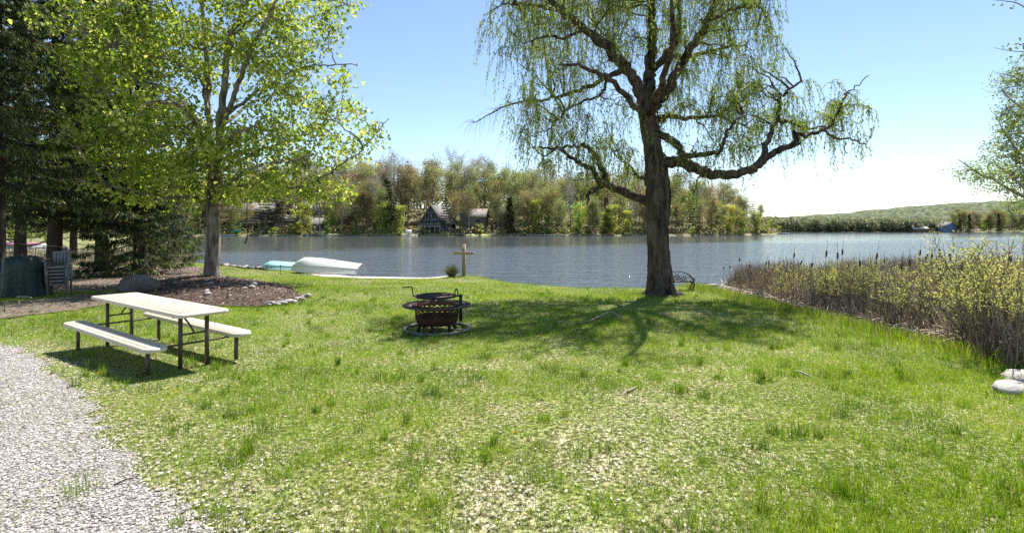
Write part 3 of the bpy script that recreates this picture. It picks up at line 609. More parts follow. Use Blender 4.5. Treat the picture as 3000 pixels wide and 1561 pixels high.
LOB = [(300,120,-1.5,1.9,2.6,1.4),(420,60,0,2.2,3,1.5),(400,250,-1,2.4,3.2,1.4),(330,430,-1,1.7,2.6,1.3),(470,400,-1,2,3,1.5),(560,520,-.5,1.6,2.6,1.0),(420,550,-1,1.7,2.2,.8),(620,420,-1.8,1.6,2.0,1.2),(560,150,.5,2,2.8,1.6),
       (740,90,0,2,3,1.5),(880,70,.5,1.7,2.6,1.1),(800,200,0,1.8,2.6,1.3),(980,10,.8,1.1,1.5,.5),(860,330,.6,2,2.6,1.1),(1000,320,1,1.2,1.6,.8),(1090,400,.5,.7,1,.7),(960,440,0,1.6,2.2,.8),(760,430,-1,1.8,2.6,1.1),(850,530,-.8,1.7,2.2,.7),(960,560,.3,1.1,1.4,.5),(720,560,-.5,1.1,1.6,.5),(620,-110,0,4,4,1.6),(1000,230,.8,.7,1,.5)]
T1 = sample_lobes(LOB, 190, YM); P1, L1 = attach(allp, T1, .3, 8)
V, q = tubes(P1, taper(len(P1), 8, np.clip(.014 + L1 * .012, 0, .05), .008), 5); tr.add(V, q)
src2 = np.concatenate([allp, P1[:, 2:].reshape(-1, 3), P1[:, 4:].reshape(-1, 3)])
T2 = sample_lobes(LOB, 2250, YM, .25); P2, L2 = attach(src2, T2, .3, 6); V, q = tubes(P2, taper(len(P2), 6, .013, .004), 3); tr.add(V, q)
K = len(T2); per = 12; C0 = np.repeat(T2, per, 0) + rng.normal(0, 1, (K * per, 3)) * np.array([.24, .24, .15]); n = len(C0)
D = rdir(n, .4) * .8 + np.array([0, 0, -.75]); tint = np.clip(np.repeat(rng.normal(.45, .2, K), per) + rng.normal(0, .14, n), 0, 1)
leaves(cr, C0, D, rng.uniform(.10, .21, n), rng.uniform(.09, .19, n), tint, 'maple', rdir(n) * .8 + np.array([.4, -.3, .6]))
shift(tr.build('trunk', M['maple_bark'], smooth=True), root); shift(cr.build('crown', M['maple_leaf']), root)

# --- dark spruces on the left
def spruce(px, y, H, rad, z0, seed, label, nb=120, dens=1.0, lift=0):
    global rng
    keep = rng; rng = np.random.default_rng(seed)
    x = (px - 1500) / F * y; g = gz1(x, y); root = empty('spruce_tree', (x, y, g), 0, label, 'tree', 'dark spruces at the left of the lawn')
    tr = MB(); cr = MB(); tb = MB()
    P = np.array([[0, 0, -.3], [.02, 0, H * .3], [0, .03, H * .7], [0, 0, H]]); P = smooth_path(P, 6); tt = np.linspace(0, 1, len(P))
    flare_trunk(tr, P, .017 * H * (1 - tt) + .03, 16, .1, .3)
    zz = z0 + (H - z0) * (np.arange(nb) + .5) / nb; a = np.arange(nb) * 2.4 + rng.uniform(-.4, .4, nb)
    L = rad * (1 - ((zz - z0) / (H - z0))**1.1) * rng.uniform(.6, 1.15, nb) + .3
    t = np.linspace(0, 1, 9)[None, :, None]; hd = np.stack([np.cos(a), np.sin(a), 0 * a], -1)
    B = np.stack([0 * a, 0 * a, zz], -1)[:, None] + hd[:, None] * L[:, None, None] * t + np.array([0, 0, 1.]) * (L[:, None, None] * (-.42 * t + .30 * t**2.2)) 
    V, q = tubes(B, taper(nb, 9, .035, .008), 4); tr.add(V, q)
    # side branchlets in the plane of each bough, then hanging sprays
    k = 26; bi = np.repeat(np.arange(nb), k); ti = rng.uniform(.18, 1, len(bi)); f = ti * 8; i0 = np.minimum(f.astype(int), 7); fr = (f - i0)[:, None]
    p0 = B[bi, i0] * (1 - fr) + B[bi, i0 + 1] * fr; side = np.where(rng.uniform(size=len(bi)) < .5, 1, -1)[:, None]; perp = np.cross(hd[bi], [0, 0, 1.]) * side
    ll = (.25 + .32 * L[bi] * (1 - ti * .75)) * rng.uniform(.4, 1, len(bi)); dd = nrm(perp + hd[bi] * .6 + np.array([0, 0, -.15])); p1 = p0 + dd * ll[:, None] - np.array([0, 0, .12]) * ll[:, None]
    tt = np.linspace(0, 1, 4)[None, :, None]; S = p0[:, None] * (1 - tt) + p1[:, None] * tt; V, q = tubes(S, taper(len(S), 4, .01, .004), 3); tr.add(V, q)
    m_ = int(15 * dens); si = np.repeat(np.arange(len(S)), m_); n = len(si); u = rng.uniform(0, 1.05, n)[:, None]; C = S[si, 0] * (1 - u) + S[si, 3] * u + rng.normal(0, .03, (n, 3))
    D = dd[si] * .45 + np.array([0, 0, -1.]) * rng.uniform(.2, 1.2, n)[:, None] + rdir(n) * .3
    tip = (u[:, 0] > .8) | (ti[bi][si] > .85); tint = np.clip(rng.normal(.3, .16, n) + tip * .5 * rng.uniform(size=n), 0, 1)
    leaves(cr, C, D, rng.uniform(.12, .34, n), rng.uniform(.022, .05, n), tint)
    if lift:
        k = 24; z = rng.uniform(.6, z0 + .5, k); a = rng.uniform(0, 6.28, k); L = rng.uniform(.8, 2.6, k); t = np.linspace(0, 1, 7)[None, :, None]
        Bd = np.stack([0*a, 0*a, z], -1)[:, None] + np.stack([np.cos(a), np.sin(a), 0*a], -1)[:, None] * L[:, None, None] * t - np.array([0, 0, .4]) * L[:, None, None] * t + np.array([0, 0, .2]) * t**2 * L[:, None, None]
        Bd[:, 1:] += rng.normal(0, .05, Bd[:, 1:].shape); V, q = tubes(Bd, taper(k, 7, .022, .005), 4); tr.add(V, q)
    tr.build('trunk', M['spruce_bark'], root, smooth=True); cr.build('crown', M['spruce_leaf'], root)
    rng = keep; return root
spruce(160, 24.5, 17, 3.6, 3.2, 101, 'tall dark spruce with bare lower trunk just behind the stacked chairs', 150, 1.1, 1)
spruce(298, 28.5, 17.5, 3.5, 2.6, 102, 'tall dark spruce to the right of the one behind the chairs', 150, 1.1, 1)
spruce(408, 26.5, 15, 3.2, .5, 103, 'dense spruce whose boughs sweep the ground nearest the maple', 150, 1.1)
spruce(-10, 19.0, 15, 3.8, 3.6, 104, 'dark spruce with its trunk at the left edge of the picture', 120, 1.1, 1)
spruce(60, 34, 18, 4.0, 3.0, 105, 'spruce farther back at the left, seen between the others', 120, .9, 1)
spruce(215, 36, 12.5, 3.6, 4.4, 106, 'thinner spruce behind the two tall trunks', 110, .9, 1)
spruce(480, 37, 7.5, 2.3, .8, 107, 'small spruce by the water beside the hanging chime', 90, .9)

# --- trees entering from the right edge
def side_tree(name, label, base, limbs, lobes, y0, n1, n2, per, lm, ls, shape, twigr=.004):
    root = empty(name, base, 0, label, 'tree'); tr = MB(); cr = MB(); paths = []
    for pts, r0, r1 in limbs:
        P = limb_pts(pts, y0); limb(tr, P, r0, r1, 8, .1); paths.append(P)
    allp = np.concatenate([p[int(len(p) * .15):] for p in paths])
    T1 = sample_lobes(lobes, n1, y0, .1); P1, L1 = attach(allp, T1, .12, 7); V, q = tubes(P1, taper(n1, 7, .010, .004), 4); tr.add(V, q)
    s2 = np.concatenate([allp, P1[:, 2:].reshape(-1, 3)]); T2 = sample_lobes(lobes, n2, y0, .1); P2, L2 = attach(s2, T2, .15, 5, .1); V, q = tubes(P2, taper(n2, 5, twigr, .002), 3); tr.add(V, q)
    C = np.repeat(P2[:, -1], per, 0) + rng.normal(0, .07, (n2 * per, 3)); n = len(C); leaves(cr, C, rdir(n) + np.array([0, 0, -.4]), rng.uniform(*ls, n), rng.uniform(ls[0] * .6, ls[1] * .6, n), np.clip(rng.normal(.5, .25, n), 0, 1), shape)
    shift(tr.build('trunk', M['far_bark'] if name == 'birch_tree' else M['maple_bark'], smooth=True), root); shift(cr.build('crown', lm), root)
yb = 13.0; bx = W(3120, 700, yb)[0]
side_tree('birch_tree', 'sparse spindly tree with pale twigs reaching in at the right edge', (bx, yb, gz1(bx, yb)),
  [([(3120,780,0),(3115,640,0),(3110,450,0),(3100,250,0),(3090,60,0)], .16, .05), ([(3113,620,0),(3050,600,0),(3000,576,-.1),(2951,552,-.2),(2911,525,-.3),(2878,515,-.4),(2844,492,-.4),(2807,468,-.5)], .05, .008),
   ([(3111,540,0),(3050,500,.2),(2990,450,.4),(2950,400,.6),(2920,345,.7)], .04, .008), ([(3113,610,0),(3040,585,-.5),(2990,540,-.7),(2930,490,-.8),(2890,470,-.9)], .03, .006), ([(3102,300,0),(3040,260,.2),(2980,230,.4),(2930,215,.5)], .03, .008),
   ([(3115,660,0),(3060,650,.3),(3010,640,.4),(2965,630,.5)], .03, .006), ([(3100,350,0),(3030,330,-.3),(2970,300,-.5),(2935,260,-.6)], .03, .008)],
  [(2880,500,-.4,.75,.6,.28),(2940,530,-.3,.7,.6,.4),(2950,430,.3,.55,.7,.5),(2985,350,.2,.5,.7,.5),(2965,240,.2,.42,.6,.42),(3000,600,.2,.5,.6,.25),(3060,300,0,.9,1,1.6),(3000,480,0,.6,.8,.6),(3060,560,0,.8,.8,.7)], yb, 120, 2000, 6, M['birch_leaf'], (.04, .075), 'diamond', .006)
yb = 9.0; bx = W(3160, 700, yb)[0]
side_tree('young_maple', 'sapling with dark hanging leaf clusters at the right edge, before the pale twigs', (bx, yb, gz1(bx, yb)),
  [([(3160,900,0),(3150,600,0),(3140,300,0),(3120,60,0),(3100,-80,0)], .06, .02), ([(3140,300,0),(3060,290,0),(3000,310,0),(2950,315,0)], .012, .004), ([(3125,100,0),(3050,60,0),(2990,15,0),(2950,5,0),(2905,0,0)], .014, .004), ([(3130,180,0),(3060,150,0),(2990,152,0),(2950,148,0),(2910,140,0)], .012, .003), ([(3145,480,0),(3070,450,0),(3000,470,0)], .012, .004)],
  [(2985,400,0,.18,.3,.5),(2992,490,0,.12,.3,.3),(2985,120,0,.2,.3,.12),(2950,6,0,.25,.2,.06),(3060,300,0,.4,.5,1.4),(2975,330,0,.2,.3,.1),(2950,145,0,.2,.1,.05)], yb, 30, 130, 5, M['dark_leaf'], (.05, .09), 'maple')

# ------------------------------------------------------------------ copies
def copy_tree(o, loc=None, rz=None, s=None, label=None, group=None, parent=None):
    c = o.copy(); col.objects.link(c); c.parent = parent
    if loc is not None: c.location = [float(v) for v in loc]
    if rz is not None: c.rotation_euler = (0, 0, rz)
    if s is not None: c.scale = s if hasattr(s, '__len__') else (s, s, s)
    if label: c['label'] = label
    if group: c['group'] = group
    for ch in [k for k in bpy.data.objects if k.parent == o] if not hasattr(o, '_x') else []:
        d = ch.copy(); col.objects.link(d); d.parent = c
        for g in list(ch.children):
            e = g.copy(); col.objects.link(e); e.parent = d
    return c
class Kind:
    """an archetype placed first as itself, afterwards as copies"""
    def __init__(s, root): s.root = root; s.kids = list(root.children); s.used = False; s.lab = root.get('label', '')
    def place(s, loc, rz=0, sca=1, label=None, group=None):
        if not s.used: s.used = True; c = s.root
        else:
            c = s.root.copy(); col.objects.link(c)
            for ch in s.kids:
                d = ch.copy(); col.objects.link(d); d.parent = c
                for g in list(ch.children): e = g.copy(); col.objects.link(e); e.parent = d
        c.location = [float(v) for v in loc]; c.rotation_euler = (0, 0, rz); c.scale = sca if hasattr(sca, '__len__') else (sca,) * 3
        if label: c['label'] = label
        if group: c['group'] = group
        return c

# ------------------------------------------------------------------ the wood across the lake
def decid(name, seed, H, leaf, bark, nl, cw=.2, base=.32, lsz=.42, limbs=34, tips=True, lab='', multi=1):
    global rng
    keep = rng; rng = np.random.default_rng(seed); root = empty(name, (0, 0, 0), 0, lab, 'tree'); tr = MB(); cr = MB(); samp = []
    for mth in range(multi):
        lx, ly = rng.normal(0, .04 * H, 2) + (rng.normal(0, .06 * H, 2) if multi > 1 else 0)
        P = smooth_path(np.array([[rng.normal(0, .4) * (multi > 1), 0, -.4], [lx * .4, ly * .4, H * .35], [lx * .8, ly * .8, H * .7], [lx, ly, H * .97]]), 5); n = len(P); tr.tube(P, np.linspace(.011 * H, .02, n), 7)
        k = limbs // multi; i = rng.integers(int(n * base), n - 1, k); a = rng.uniform(0, 6.28, k); h = P[i, 2] / H
        L = H * cw * (1.25 - np.abs(h - .55) * 1.3) * rng.uniform(.6, 1.15, k); t = np.linspace(0, 1, 6)[None, :, None]; hd = np.stack([np.cos(a), np.sin(a), 0 * a], -1)
        B = P[i][:, None] + hd[:, None] * L[:, None, None] * t + np.array([0, 0, 1.]) * L[:, None, None] * t * rng.uniform(.3, 1.1, (k, 1, 1)); B[:, 1:] += rng.normal(0, .012 * H, B[:, 1:].shape)
        V, q = tubes(B, taper(k, 6, .0035 * H, .015), 4); tr.add(V, q); samp.append(B[:, 2:].reshape(-1, 3))
        s = B[:, 2:].reshape(-1, 3); m2 = 90 // multi if nl > 200 else 420; j = rng.integers(0, len(s), m2); d = rdir(m2) * .7 + np.array([0, 0, .7]); Lt = H * .07 * rng.uniform(.5, 1.5, m2)
        Tw = s[j][:, None] + d[:, None] * Lt[:, None, None] * np.linspace(0, 1, 4)[None, :, None]; V, q = tubes(Tw, taper(m2, 4, .025, .010), 3); tr.add(V, q); samp.append(Tw[:, 1:].reshape(-1, 3))
    S = np.concatenate(samp); nc = max(nl // 9, 10); cc = S[rng.integers(0, len(S), nc)] + rng.normal(0, .02 * H, (nc, 3)); C = np.repeat(cc, 9, 0) + rng.normal(0, 1, (nc * 9, 3)) * np.array([.038, .038, .026]) * H; n = len(C)
    leaves(cr, C, rdir(n, .6), rng.uniform(.5, 1.1, n) * lsz, rng.uniform(.4, .9, n) * lsz, np.clip(np.repeat(rng.normal(.45, .2, nc), 9) + rng.normal(0, .12, n), 0, 1), 'clump')
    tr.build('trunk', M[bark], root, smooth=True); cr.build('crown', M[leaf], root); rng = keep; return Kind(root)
def conif(name, seed, H, rad, base, lab, layered=False, nb=70):
    global rng
    keep = rng; rng = np.random.default_rng(seed); root = empty(name, (0, 0, 0), 0, lab, 'tree'); tr = MB(); cr = MB()
    tr.tube(np.array([[0, 0, -.4], [0, 0, H * .5], [.1, 0, H]]), [.013 * H, .008 * H, .03], 7)
    zz = H * (base + (1 - base) * (np.arange(nb) + .5) / nb); 
    if layered: zz = np.round(zz / 1.3) * 1.3 + rng.normal(0, .12, nb)
    a = rng.uniform(0, 6.28, nb); hr = (zz / H - base) / (1 - base); L = rad * (1 - hr**(1.9 if layered else 1.05)) * rng.uniform(.45, 1.1, nb) + .25
    t = np.linspace(0, 1, 5)[None, :, None]; hd = np.stack([np.cos(a), np.sin(a), 0 * a], -1); sl = .12 if layered else -.3
    B = np.stack([0*a, 0*a, zz], -1)[:, None] + hd[:, None] * L[:, None, None] * t + np.array([0, 0, sl]) * L[:, None, None] * t; V, q = tubes(B, taper(nb, 5, .06, .02), 4); tr.add(V, q)
    m_ = 26; bi = np.repeat(np.arange(nb), m_); u = rng.uniform(.15, 1.05, len(bi))[:, None]; C = B[bi, 0] * (1 - u) + B[bi, -1] * u; wd = (.16 * L[bi] + .25)[:, None]
    C = C + np.cross(hd[bi], [0, 0, 1.]) * rng.normal(0, 1, (len(bi), 1)) * wd + np.array([0, 0, 1.]) * rng.normal(0, .12, (len(bi), 1)); n = len(C)
    D = hd[bi] + rdir(n) * .5 + np.array([0, 0, -.1 if layered else -.4]); leaves(cr, C, D, rng.uniform(.4, .95, n), rng.uniform(.18, .4, n), np.clip(rng.normal(.4, .22, n) + .15 * hr[bi], 0, 1), 'clump', rdir(n) * .5 + np.array([0, 0, 1.]))
    tr.build('trunk', M['far_bark'], root, smooth=True); cr.build('crown', M['conifer_leaf'], root); rng = keep; return Kind(root)
GW = 'trees of the wood across the lake'
LO = 'olive green budding tree in the wood across the lake'; LR = 'rust tinted budding tree in the wood across the lake'; LB = 'bare grey tree rising in the wood across the lake'
LG = 'fresh yellow-green tree in the wood across the lake'; LC = 'dark layered pine in the wood across the lake'; LS = 'narrow dark fir in the wood across the lake'; LU = 'low green bush along the far shoreline'
olive = [decid('deciduous_tree', 200 + i, 20, 'olive_leaf', 'far_bark', int(nl * 1.15), .18, b_, .40, 42, lab=LO) for i, (nl, b_) in enumerate([(4200, .25), (3000, .35), (5200, .2), (3600, .3), (2200, .4)])]
rust = [decid('deciduous_tree', 210 + i, 20, 'rust_leaf', 'far_bark', int(nl * 1.0), .19, .3, .34, 44, lab=LR) for i, nl in enumerate([3600, 2600])]
bare_ = [decid('bare_tree', 220 + i, 23, 'rust_leaf', 'pale_bark', 90, .15, .35, .2, 46, lab=LB) for i in range(3)]
bright = [decid('deciduous_tree', 230 + i, 14, 'bright_leaf', 'far_bark', nl, .24, .12, .42, 34, lab=LG) for i, nl in enumerate([3400, 4600])]
pine = [conif('pine_tree', 240 + i, 19, 3.8, .22, LC, True, nb) for i, nb in enumerate((90, 70))]
fir = [conif('fir_tree', 250 + i, 17, 2.9, .05, LS, False, 90) for i in range(2)]
bush = [decid('bush', 260 + i, 4.2, 'bright_leaf', 'far_bark', 900, .42, .1, .34, 26, lab=LU, multi=3) for i in range(2)] + [decid('bush', 265, 3.6, 'olive_leaf', 'far_bark', 800, .45, .1, .34, 24, lab=LU, multi=3)]
for k_ in bush: 
    k_.root['category'] = 'bush'
def fp(px, off):                          # far-shore point at picture column px, off metres behind the waterline
    y = 200.
    for _ in range(30): y = .5 * y + .5 * (ysf((px - 1500) / F * y) + off)
    x = (px - 1500) / F * y; return x, y, float(farz(np.array([x]), np.array([y]))[0])
r_ = random.Random(5)
CLEAR = [(1160, 1350, 7, 24), (690, 800, 8, 20), (1370, 1490, 8, 20), (820, 935, 8, 18)]     # house plots and the open bank
def clear(px, off): return any(a < px < b and c < off < d for a, b, c, d in CLEAR)
def hs(px):                               # relative canopy height along the shore
    return np.interp(px, [-300, 400, 900, 1200, 1500, 1750, 1950, 2050, 2150, 2230, 2290], [1.0, 1.05, 1.02, 1.05, 1.0, .95, .88, .84, .80, .66, .48])
cnt = 0
ROWS = [', front row,', ', second row,', ', mid wood,', ', back of wood,', ', rearmost,']
SEG = [(560, 'seen through the boughs left of the maple'), (680, 'just right of the maple trunk'), (760, 'by the tall grey house'), (850, 'behind the small white boats'), (930, 'above the slate blue cabin'), (1030, 'right of the round bush'), (1150, 'left of the gabled house'), (1230, 'by the left roof of the gabled house'), (1350, 'by the gabled house'), (1440, 'by the tan cottage'), (1530, 'near the brown cabin'), (1600, 'above the long dock'), (1680, 'above the right end of the long dock'), (1780, 'under the low willow limb'), (1900, 'left of the willow trunk'), (1990, 'right beside the willow trunk'), (2070, 'under the big right willow limb'), (2150, 'left part of the point'), (2230, 'middle of the point'), (9999, 'near the tip of the point')]
def where(px):
    for a_, s_ in SEG:
        if px < a_: return ' ' + s_
for row, (off, step, ml) in enumerate([(5, 31, .78), (14, 29, .92), (26, 31, 1.0), (42, 34, 1.02), (62, 38, 1.0)]):
    px = 430 - row * 15
    while px < 2285 - row * 30:
        pj = px + r_.uniform(-12, 12); oj = off + r_.uniform(-4, 4); px += step * r_.uniform(.75, 1.3) * (1.25 if px < 900 else 1)
        if oj < 2 or (row < 3 and clear(pj, oj)) or (row == 0 and 1262 < pj < 1300): continue
        x, y, z = fp(pj, oj); u = r_.random(); rightish = pj > 1950
        if u < .42: kk = r_.choice(olive)
        elif u < .57: kk = r_.choice(rust) if row > 0 and not (rightish and u > .47) else r_.choice(olive)
        elif u < .70: kk = r_.choice(bare_)
        elif u < .81: kk = r_.choice(bright) if row < 2 else r_.choice(olive)
        elif u < .95: kk = r_.choice(pine)
        else: kk = r_.choice(fir)
        s = ml * hs(pj) * r_.uniform(.82, 1.14) * (1.1 if row >= 2 else 1.0)
        if kk in bare_: s *= 1.08
        if kk in bright: s *= .85 + .35 * rightish
        kk.place((x, y, z), r_.uniform(0, 6.28), (s * r_.uniform(.9, 1.1), s * r_.uniform(.9, 1.1), s), ('taller ' if s > 1.0 * hs(pj) * ml else 'shorter ') + kk.lab.split(' in the wood')[0].replace(' rising', '') + ROWS[row] + where(pj), GW); cnt += 1
def kk_lab(px): return r_.choice(['low', 'rounded', 'wide']) + ' green bush at the waterline,' + where(px)
px = 440
while px < 2290:
    if r_.random() < .72 and not (1220 < px < 1400):
        x, y, z = fp(px, r_.uniform(.8, 4)); r_.choice(bush).place((x, y, z), r_.uniform(0, 6.28), (1, 1, r_.uniform(.45, 1.05)), kk_lab(px), group='bushes along the far shoreline'); cnt += 1
    px += r_.uniform(16, 44) * (.6 if px > 1950 else 1)
for px, off, kk, s, lab in [(865, 2.5, bush[0], 1.9, 'round pale yellow-green bush near the covered boats across the lake'), (1118, 4, bright[0], .80, 'bright yellow-green tree to the left of the white bench on the far dock'),
        (1165, 5, bright[1], .72, 'light green tree half hiding the left of the dark gabled house'), (1572, 3, bright[1], .86, 'bright green tree above the middle of the long far dock'), (1600, 2.5, bush[1], 1.3, 'green bush by the long far dock'),
        (1690, 3, bright[0], .80, 'light green tree beyond the low willow limb'), (1790, 2.5, bright[1], .75, 'pale green tree just left of the willow trunk, across the lake'), (2135, 3, bright[1], .80, 'vivid yellow-green tree on the point across the lake'), (2170, 3, bright[0], .70, 'smaller yellow-green tree on the point, beside the vivid one'),
        (1135, 20, fir[0], 1.28, 'tallest dark fir rising left of the gabled house'), (1248, 30, bare_[0], 1.18, 'tall bare tree above the roof of the gabled house'), (1355, 22, bare_[1], 1.15, 'tall bare leaning tree right of the gabled house'),
        (1308, 3.5, pine[1], .74, 'dark layered pine in front of the gabled house'), (1258, 6, pine[0], .3, 'low dark conifer beside the deck of the gabled house'), (2215, 4, bright[0], .6, 'small light green tree near the tip of the point')]:
    x, y, z = fp(px, off); kk.place((x, y, z), r_.uniform(0, 6.28), s, lab)
# undergrowth and the back of the wood: masses
um = MB(); k = 30000; x = rng.uniform(-210, 152, k); off = 2.5 + rng.uniform(size=k)**1.3 * 75; y = ysf(x) + off; px_ = 1500 + F * x / y
ok = np.ones(k, bool)
for a_, b_, c_, d_ in CLEAR: ok &= ~((px_ > a_) & (px_ < b_) & (off > c_) & (off < d_))
x, y, off = x[ok], y[ok], off[ok]; n = len(x); z = farz(x, y) + rng.uniform(0, 1, n)**1.6 * np.interp(off, [0, 12, 40, 75], [1.8, 4.5, 9, 13]) * (.4 + vn(x, y, 9, 81))
leaves(um, np.stack([x, y, z], -1), rdir(n, .6), rng.uniform(.5, 1.3, n), rng.uniform(.4, 1.0, n), np.clip(rng.normal(.45, .25, n), 0, 1), 'clump')
tag(um.build('undergrowth', M['under_leaf']), 'brushy undergrowth filling the wood across the lake between the trunks', 'undergrowth', kind='stuff')
bw = MB()
for i in range(420):
    x = r_.uniform(-330, 140); off = r_.uniform(70, 105); y = float(ysf(x)) + off; px_ = 1500 + F * x / y; z = float(farz(np.array([x]), np.array([y]))[0]); H = r_.uniform(13, 20) * float(hs(px_)); cw_ = H * r_.uniform(.2, .3)
    bw.tube(np.array([[x, y, z - .3], [x, y, z + H * .9]]), [.3, .06], 4, False, .3); n = 110; d = rdir(n); C = np.array([x, y, z + H * .55]) + d * np.array([cw_, cw_, H * .45]) * rng.uniform(.4, 1, (n, 1)); leaves(bw, C, rdir(n), rng.uniform(.7, 1.6, n), rng.uniform(.6, 1.3, n), np.clip(r_.uniform(.2, .8) + rng.normal(0, .15, n), 0, 1), 'clump')
tag(bw.build('back_woods', M['under_leaf']), 'olive brown woods rising behind the trees across the lake', 'woods', kind='stuff')
# left bank trees behind the spruces
GL = 'trees and bushes on the near bank at far left'
for i in range(46):
    y = r_.uniform(46, 165); x = -(.74 + r_.uniform(.02, .42)) * y
    if sdist(np.array([x]), np.array([y]), LAND)[0] < 2: continue
    kk = r_.choice(olive + bright + [pine[0]] + bush * 2 if y > 80 else bush); s = r_.uniform(.5, .95) if kk not in bush else r_.uniform(.55, .95)
    kk.place((x, y, gz1(x, y)), r_.uniform(0, 6.28), s, group=GL, label='pale green bush on the near bank at far left, beyond the spruces' if kk in bush else 'budding tree on the near bank at far left, beyond the spruces')
# right headland
for i in range(34):
    px = 2795 + i * 9 + r_.uniform(-6, 6); off = r_.uniform(3, 32); x, y, z = fp(px, off)
    kk = r_.choice(olive + olive + bright + rust[:1] + pine[:1]); s = r_.uniform(.66, .86) * (1 + .15 * (off > 18))
    kk.place((x, y, z), r_.uniform(0, 6.28), (s * 1.1, s * 1.1, s), label='small distant ' + ('spreading ' if kk in bright else 'olive ' if kk in olive else 'dark ' if kk in pine else 'reddish ') + ('tree by the waterline of the headland, ' if off < 12 else 'tree up the slope of the headland, ') + ('left end' if px < 2850 else 'middle' if px < 2950 else 'right end' if px < 3010 else 'under the overhanging twigs'), group='trees on the right headland')
for px, s, lab in [(2812, .72, 'dark fir at the left end of the right headland'), (2840, .86, 'dark fir second from the left on the right headland'), (2925, .92, 'tall dark fir in the middle of the right headland')]:
    x, y, z = fp(px, 4); fir[0 if px > 2900 else 1].place((x, y, z), px, s, lab)
# far wood at the head of the lake: one mass
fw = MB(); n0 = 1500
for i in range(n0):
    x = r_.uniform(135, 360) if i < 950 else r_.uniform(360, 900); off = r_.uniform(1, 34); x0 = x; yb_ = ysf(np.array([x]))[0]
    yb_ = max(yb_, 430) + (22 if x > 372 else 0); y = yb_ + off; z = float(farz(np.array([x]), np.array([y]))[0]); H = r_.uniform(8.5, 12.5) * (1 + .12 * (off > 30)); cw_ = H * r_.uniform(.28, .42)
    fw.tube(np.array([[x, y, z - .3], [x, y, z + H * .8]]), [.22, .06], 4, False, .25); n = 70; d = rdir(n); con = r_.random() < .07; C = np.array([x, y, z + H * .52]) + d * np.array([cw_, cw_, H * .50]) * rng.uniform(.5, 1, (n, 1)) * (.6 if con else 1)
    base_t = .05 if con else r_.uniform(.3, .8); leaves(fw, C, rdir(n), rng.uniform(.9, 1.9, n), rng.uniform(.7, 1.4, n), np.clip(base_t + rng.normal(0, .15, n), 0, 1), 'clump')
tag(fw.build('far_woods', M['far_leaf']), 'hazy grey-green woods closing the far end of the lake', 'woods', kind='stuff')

# ------------------------------------------------------------------ picnic table
def rounded(L, Wd, r, k=6):
    pts = []
    for cx, cy, a0 in ((L/2-r, Wd/2-r, 0), (-L/2+r, Wd/2-r, 90), (-L/2+r, -Wd/2+r, 180), (L/2-r, -Wd/2+r, 270)):
        for i in range(k + 1): a = R(a0 + 90 * i / k); pts.append((cx + r * math.cos(a), cy + r * math.sin(a)))
    return np.array(pts)
def slab(mb, L, Wd, T, r, z, bow=0.0):
    O = rounded(L, Wd, r); 
    if bow: O[:, 0] += np.sign(O[:, 0]) * bow * (1 - (O[:, 1] / (Wd / 2))**2)
    n = len(O); e = .006; rings = []
    for s, zz in ((1 - .5 * e, z - T), (1, z - T + e), (1, z - e), (1 - 2 * e, z)): rings.append(np.c_[O * s, np.full(n, zz)])
    V = np.concatenate(rings); q = []
    for k in range(3):
        for i in range(n): q.append([k*n+i, k*n+(i+1) % n, (k+1)*n+(i+1) % n, (k+1)*n+i])
    mb.add(V, [np.array(q)]); b = mb.n - len(V)
    mb.f.setdefault(n, []).append(np.array([list(range(b+3*n, b+4*n)), list(range(b, b+n))[::-1]]))
def grooves(parent, L, Wd, k, z, name='groove'):
    g = MB()
    for i in range(1, k):
        yy = -Wd/2 + Wd * i / k; g.box((0, yy, z + .0015), (L - .18, .0065, .003))
    return g.build(name, M['groove'], parent)
ta = 2.53; tz = gz1(-5.2, 7.44) - .03
root = empty('picnic_table', (-5.203, 7.44, tz), ta, 'long beige picnic table with two attached benches on dark metal legs', 'picnic table')
mb = MB(); slab(mb, 3.16, .62, .045, .07, .80, .02); top = mb.build('tabletop', M['resin'], root); grooves(top, 3.16, .62, 7, .80)
ux = -1   # local +x points away from the camera
for sy, sh in ((1, .02), (-1, -.06)):   # +y local is toward the near bench
    mb = MB(); slab(mb, 3.12, .27, .05, .11, .44, .02); o = mb.build('bench_seat', M['resin'], root); o.location = (-sh, sy * .535, 0)
    grooves(o, 3.1, .27, 4, .44)
    for sx in (-1, 1): MB().box((sx * 1.28 , sy * .535, .19), (.05, .035, .40)).build('leg', M['brown_steel'], root)
for sx in (-1, 1):
    for sy in (-.15, .17): MB().box((sx * 1.28, sy, .37), (.045, .038, .76)).build('leg', M['brown_steel'], root)
    MB().box((sx * 1.28, 0, .012), (.035, 1.10, .03)).build('foot_bar', M['steel'], root)
    mb = MB(); mb.box((sx * 1.28, .01, .742), (.05, .5, .025)); mb.box((sx * 1.28, .01, .50), (.022, .30, .022)); mb.box((sx * 1.28, 0, .378), (.03, 1.12, .022)); mb.build('cross_bar', M['brown_steel'], root)
    mb = MB(); mb.tube(smooth_path([(sx * 1.27, .0, .50), (sx * 1.12, 0, .60), (sx * .95, 0, .68), (sx * .80, 0, .75)], 4), .013, 6); mb.build('brace', M['brown_steel'], root)
mb = MB()
for x_, y_ in ((.1, .02), (-.08, .04), (.55, -.18), (.6, -.16)): mb.box((x_, y_, .803), (.02, .012, .004), random.random())
mb.build('debris', M['mulch_chip'], root)

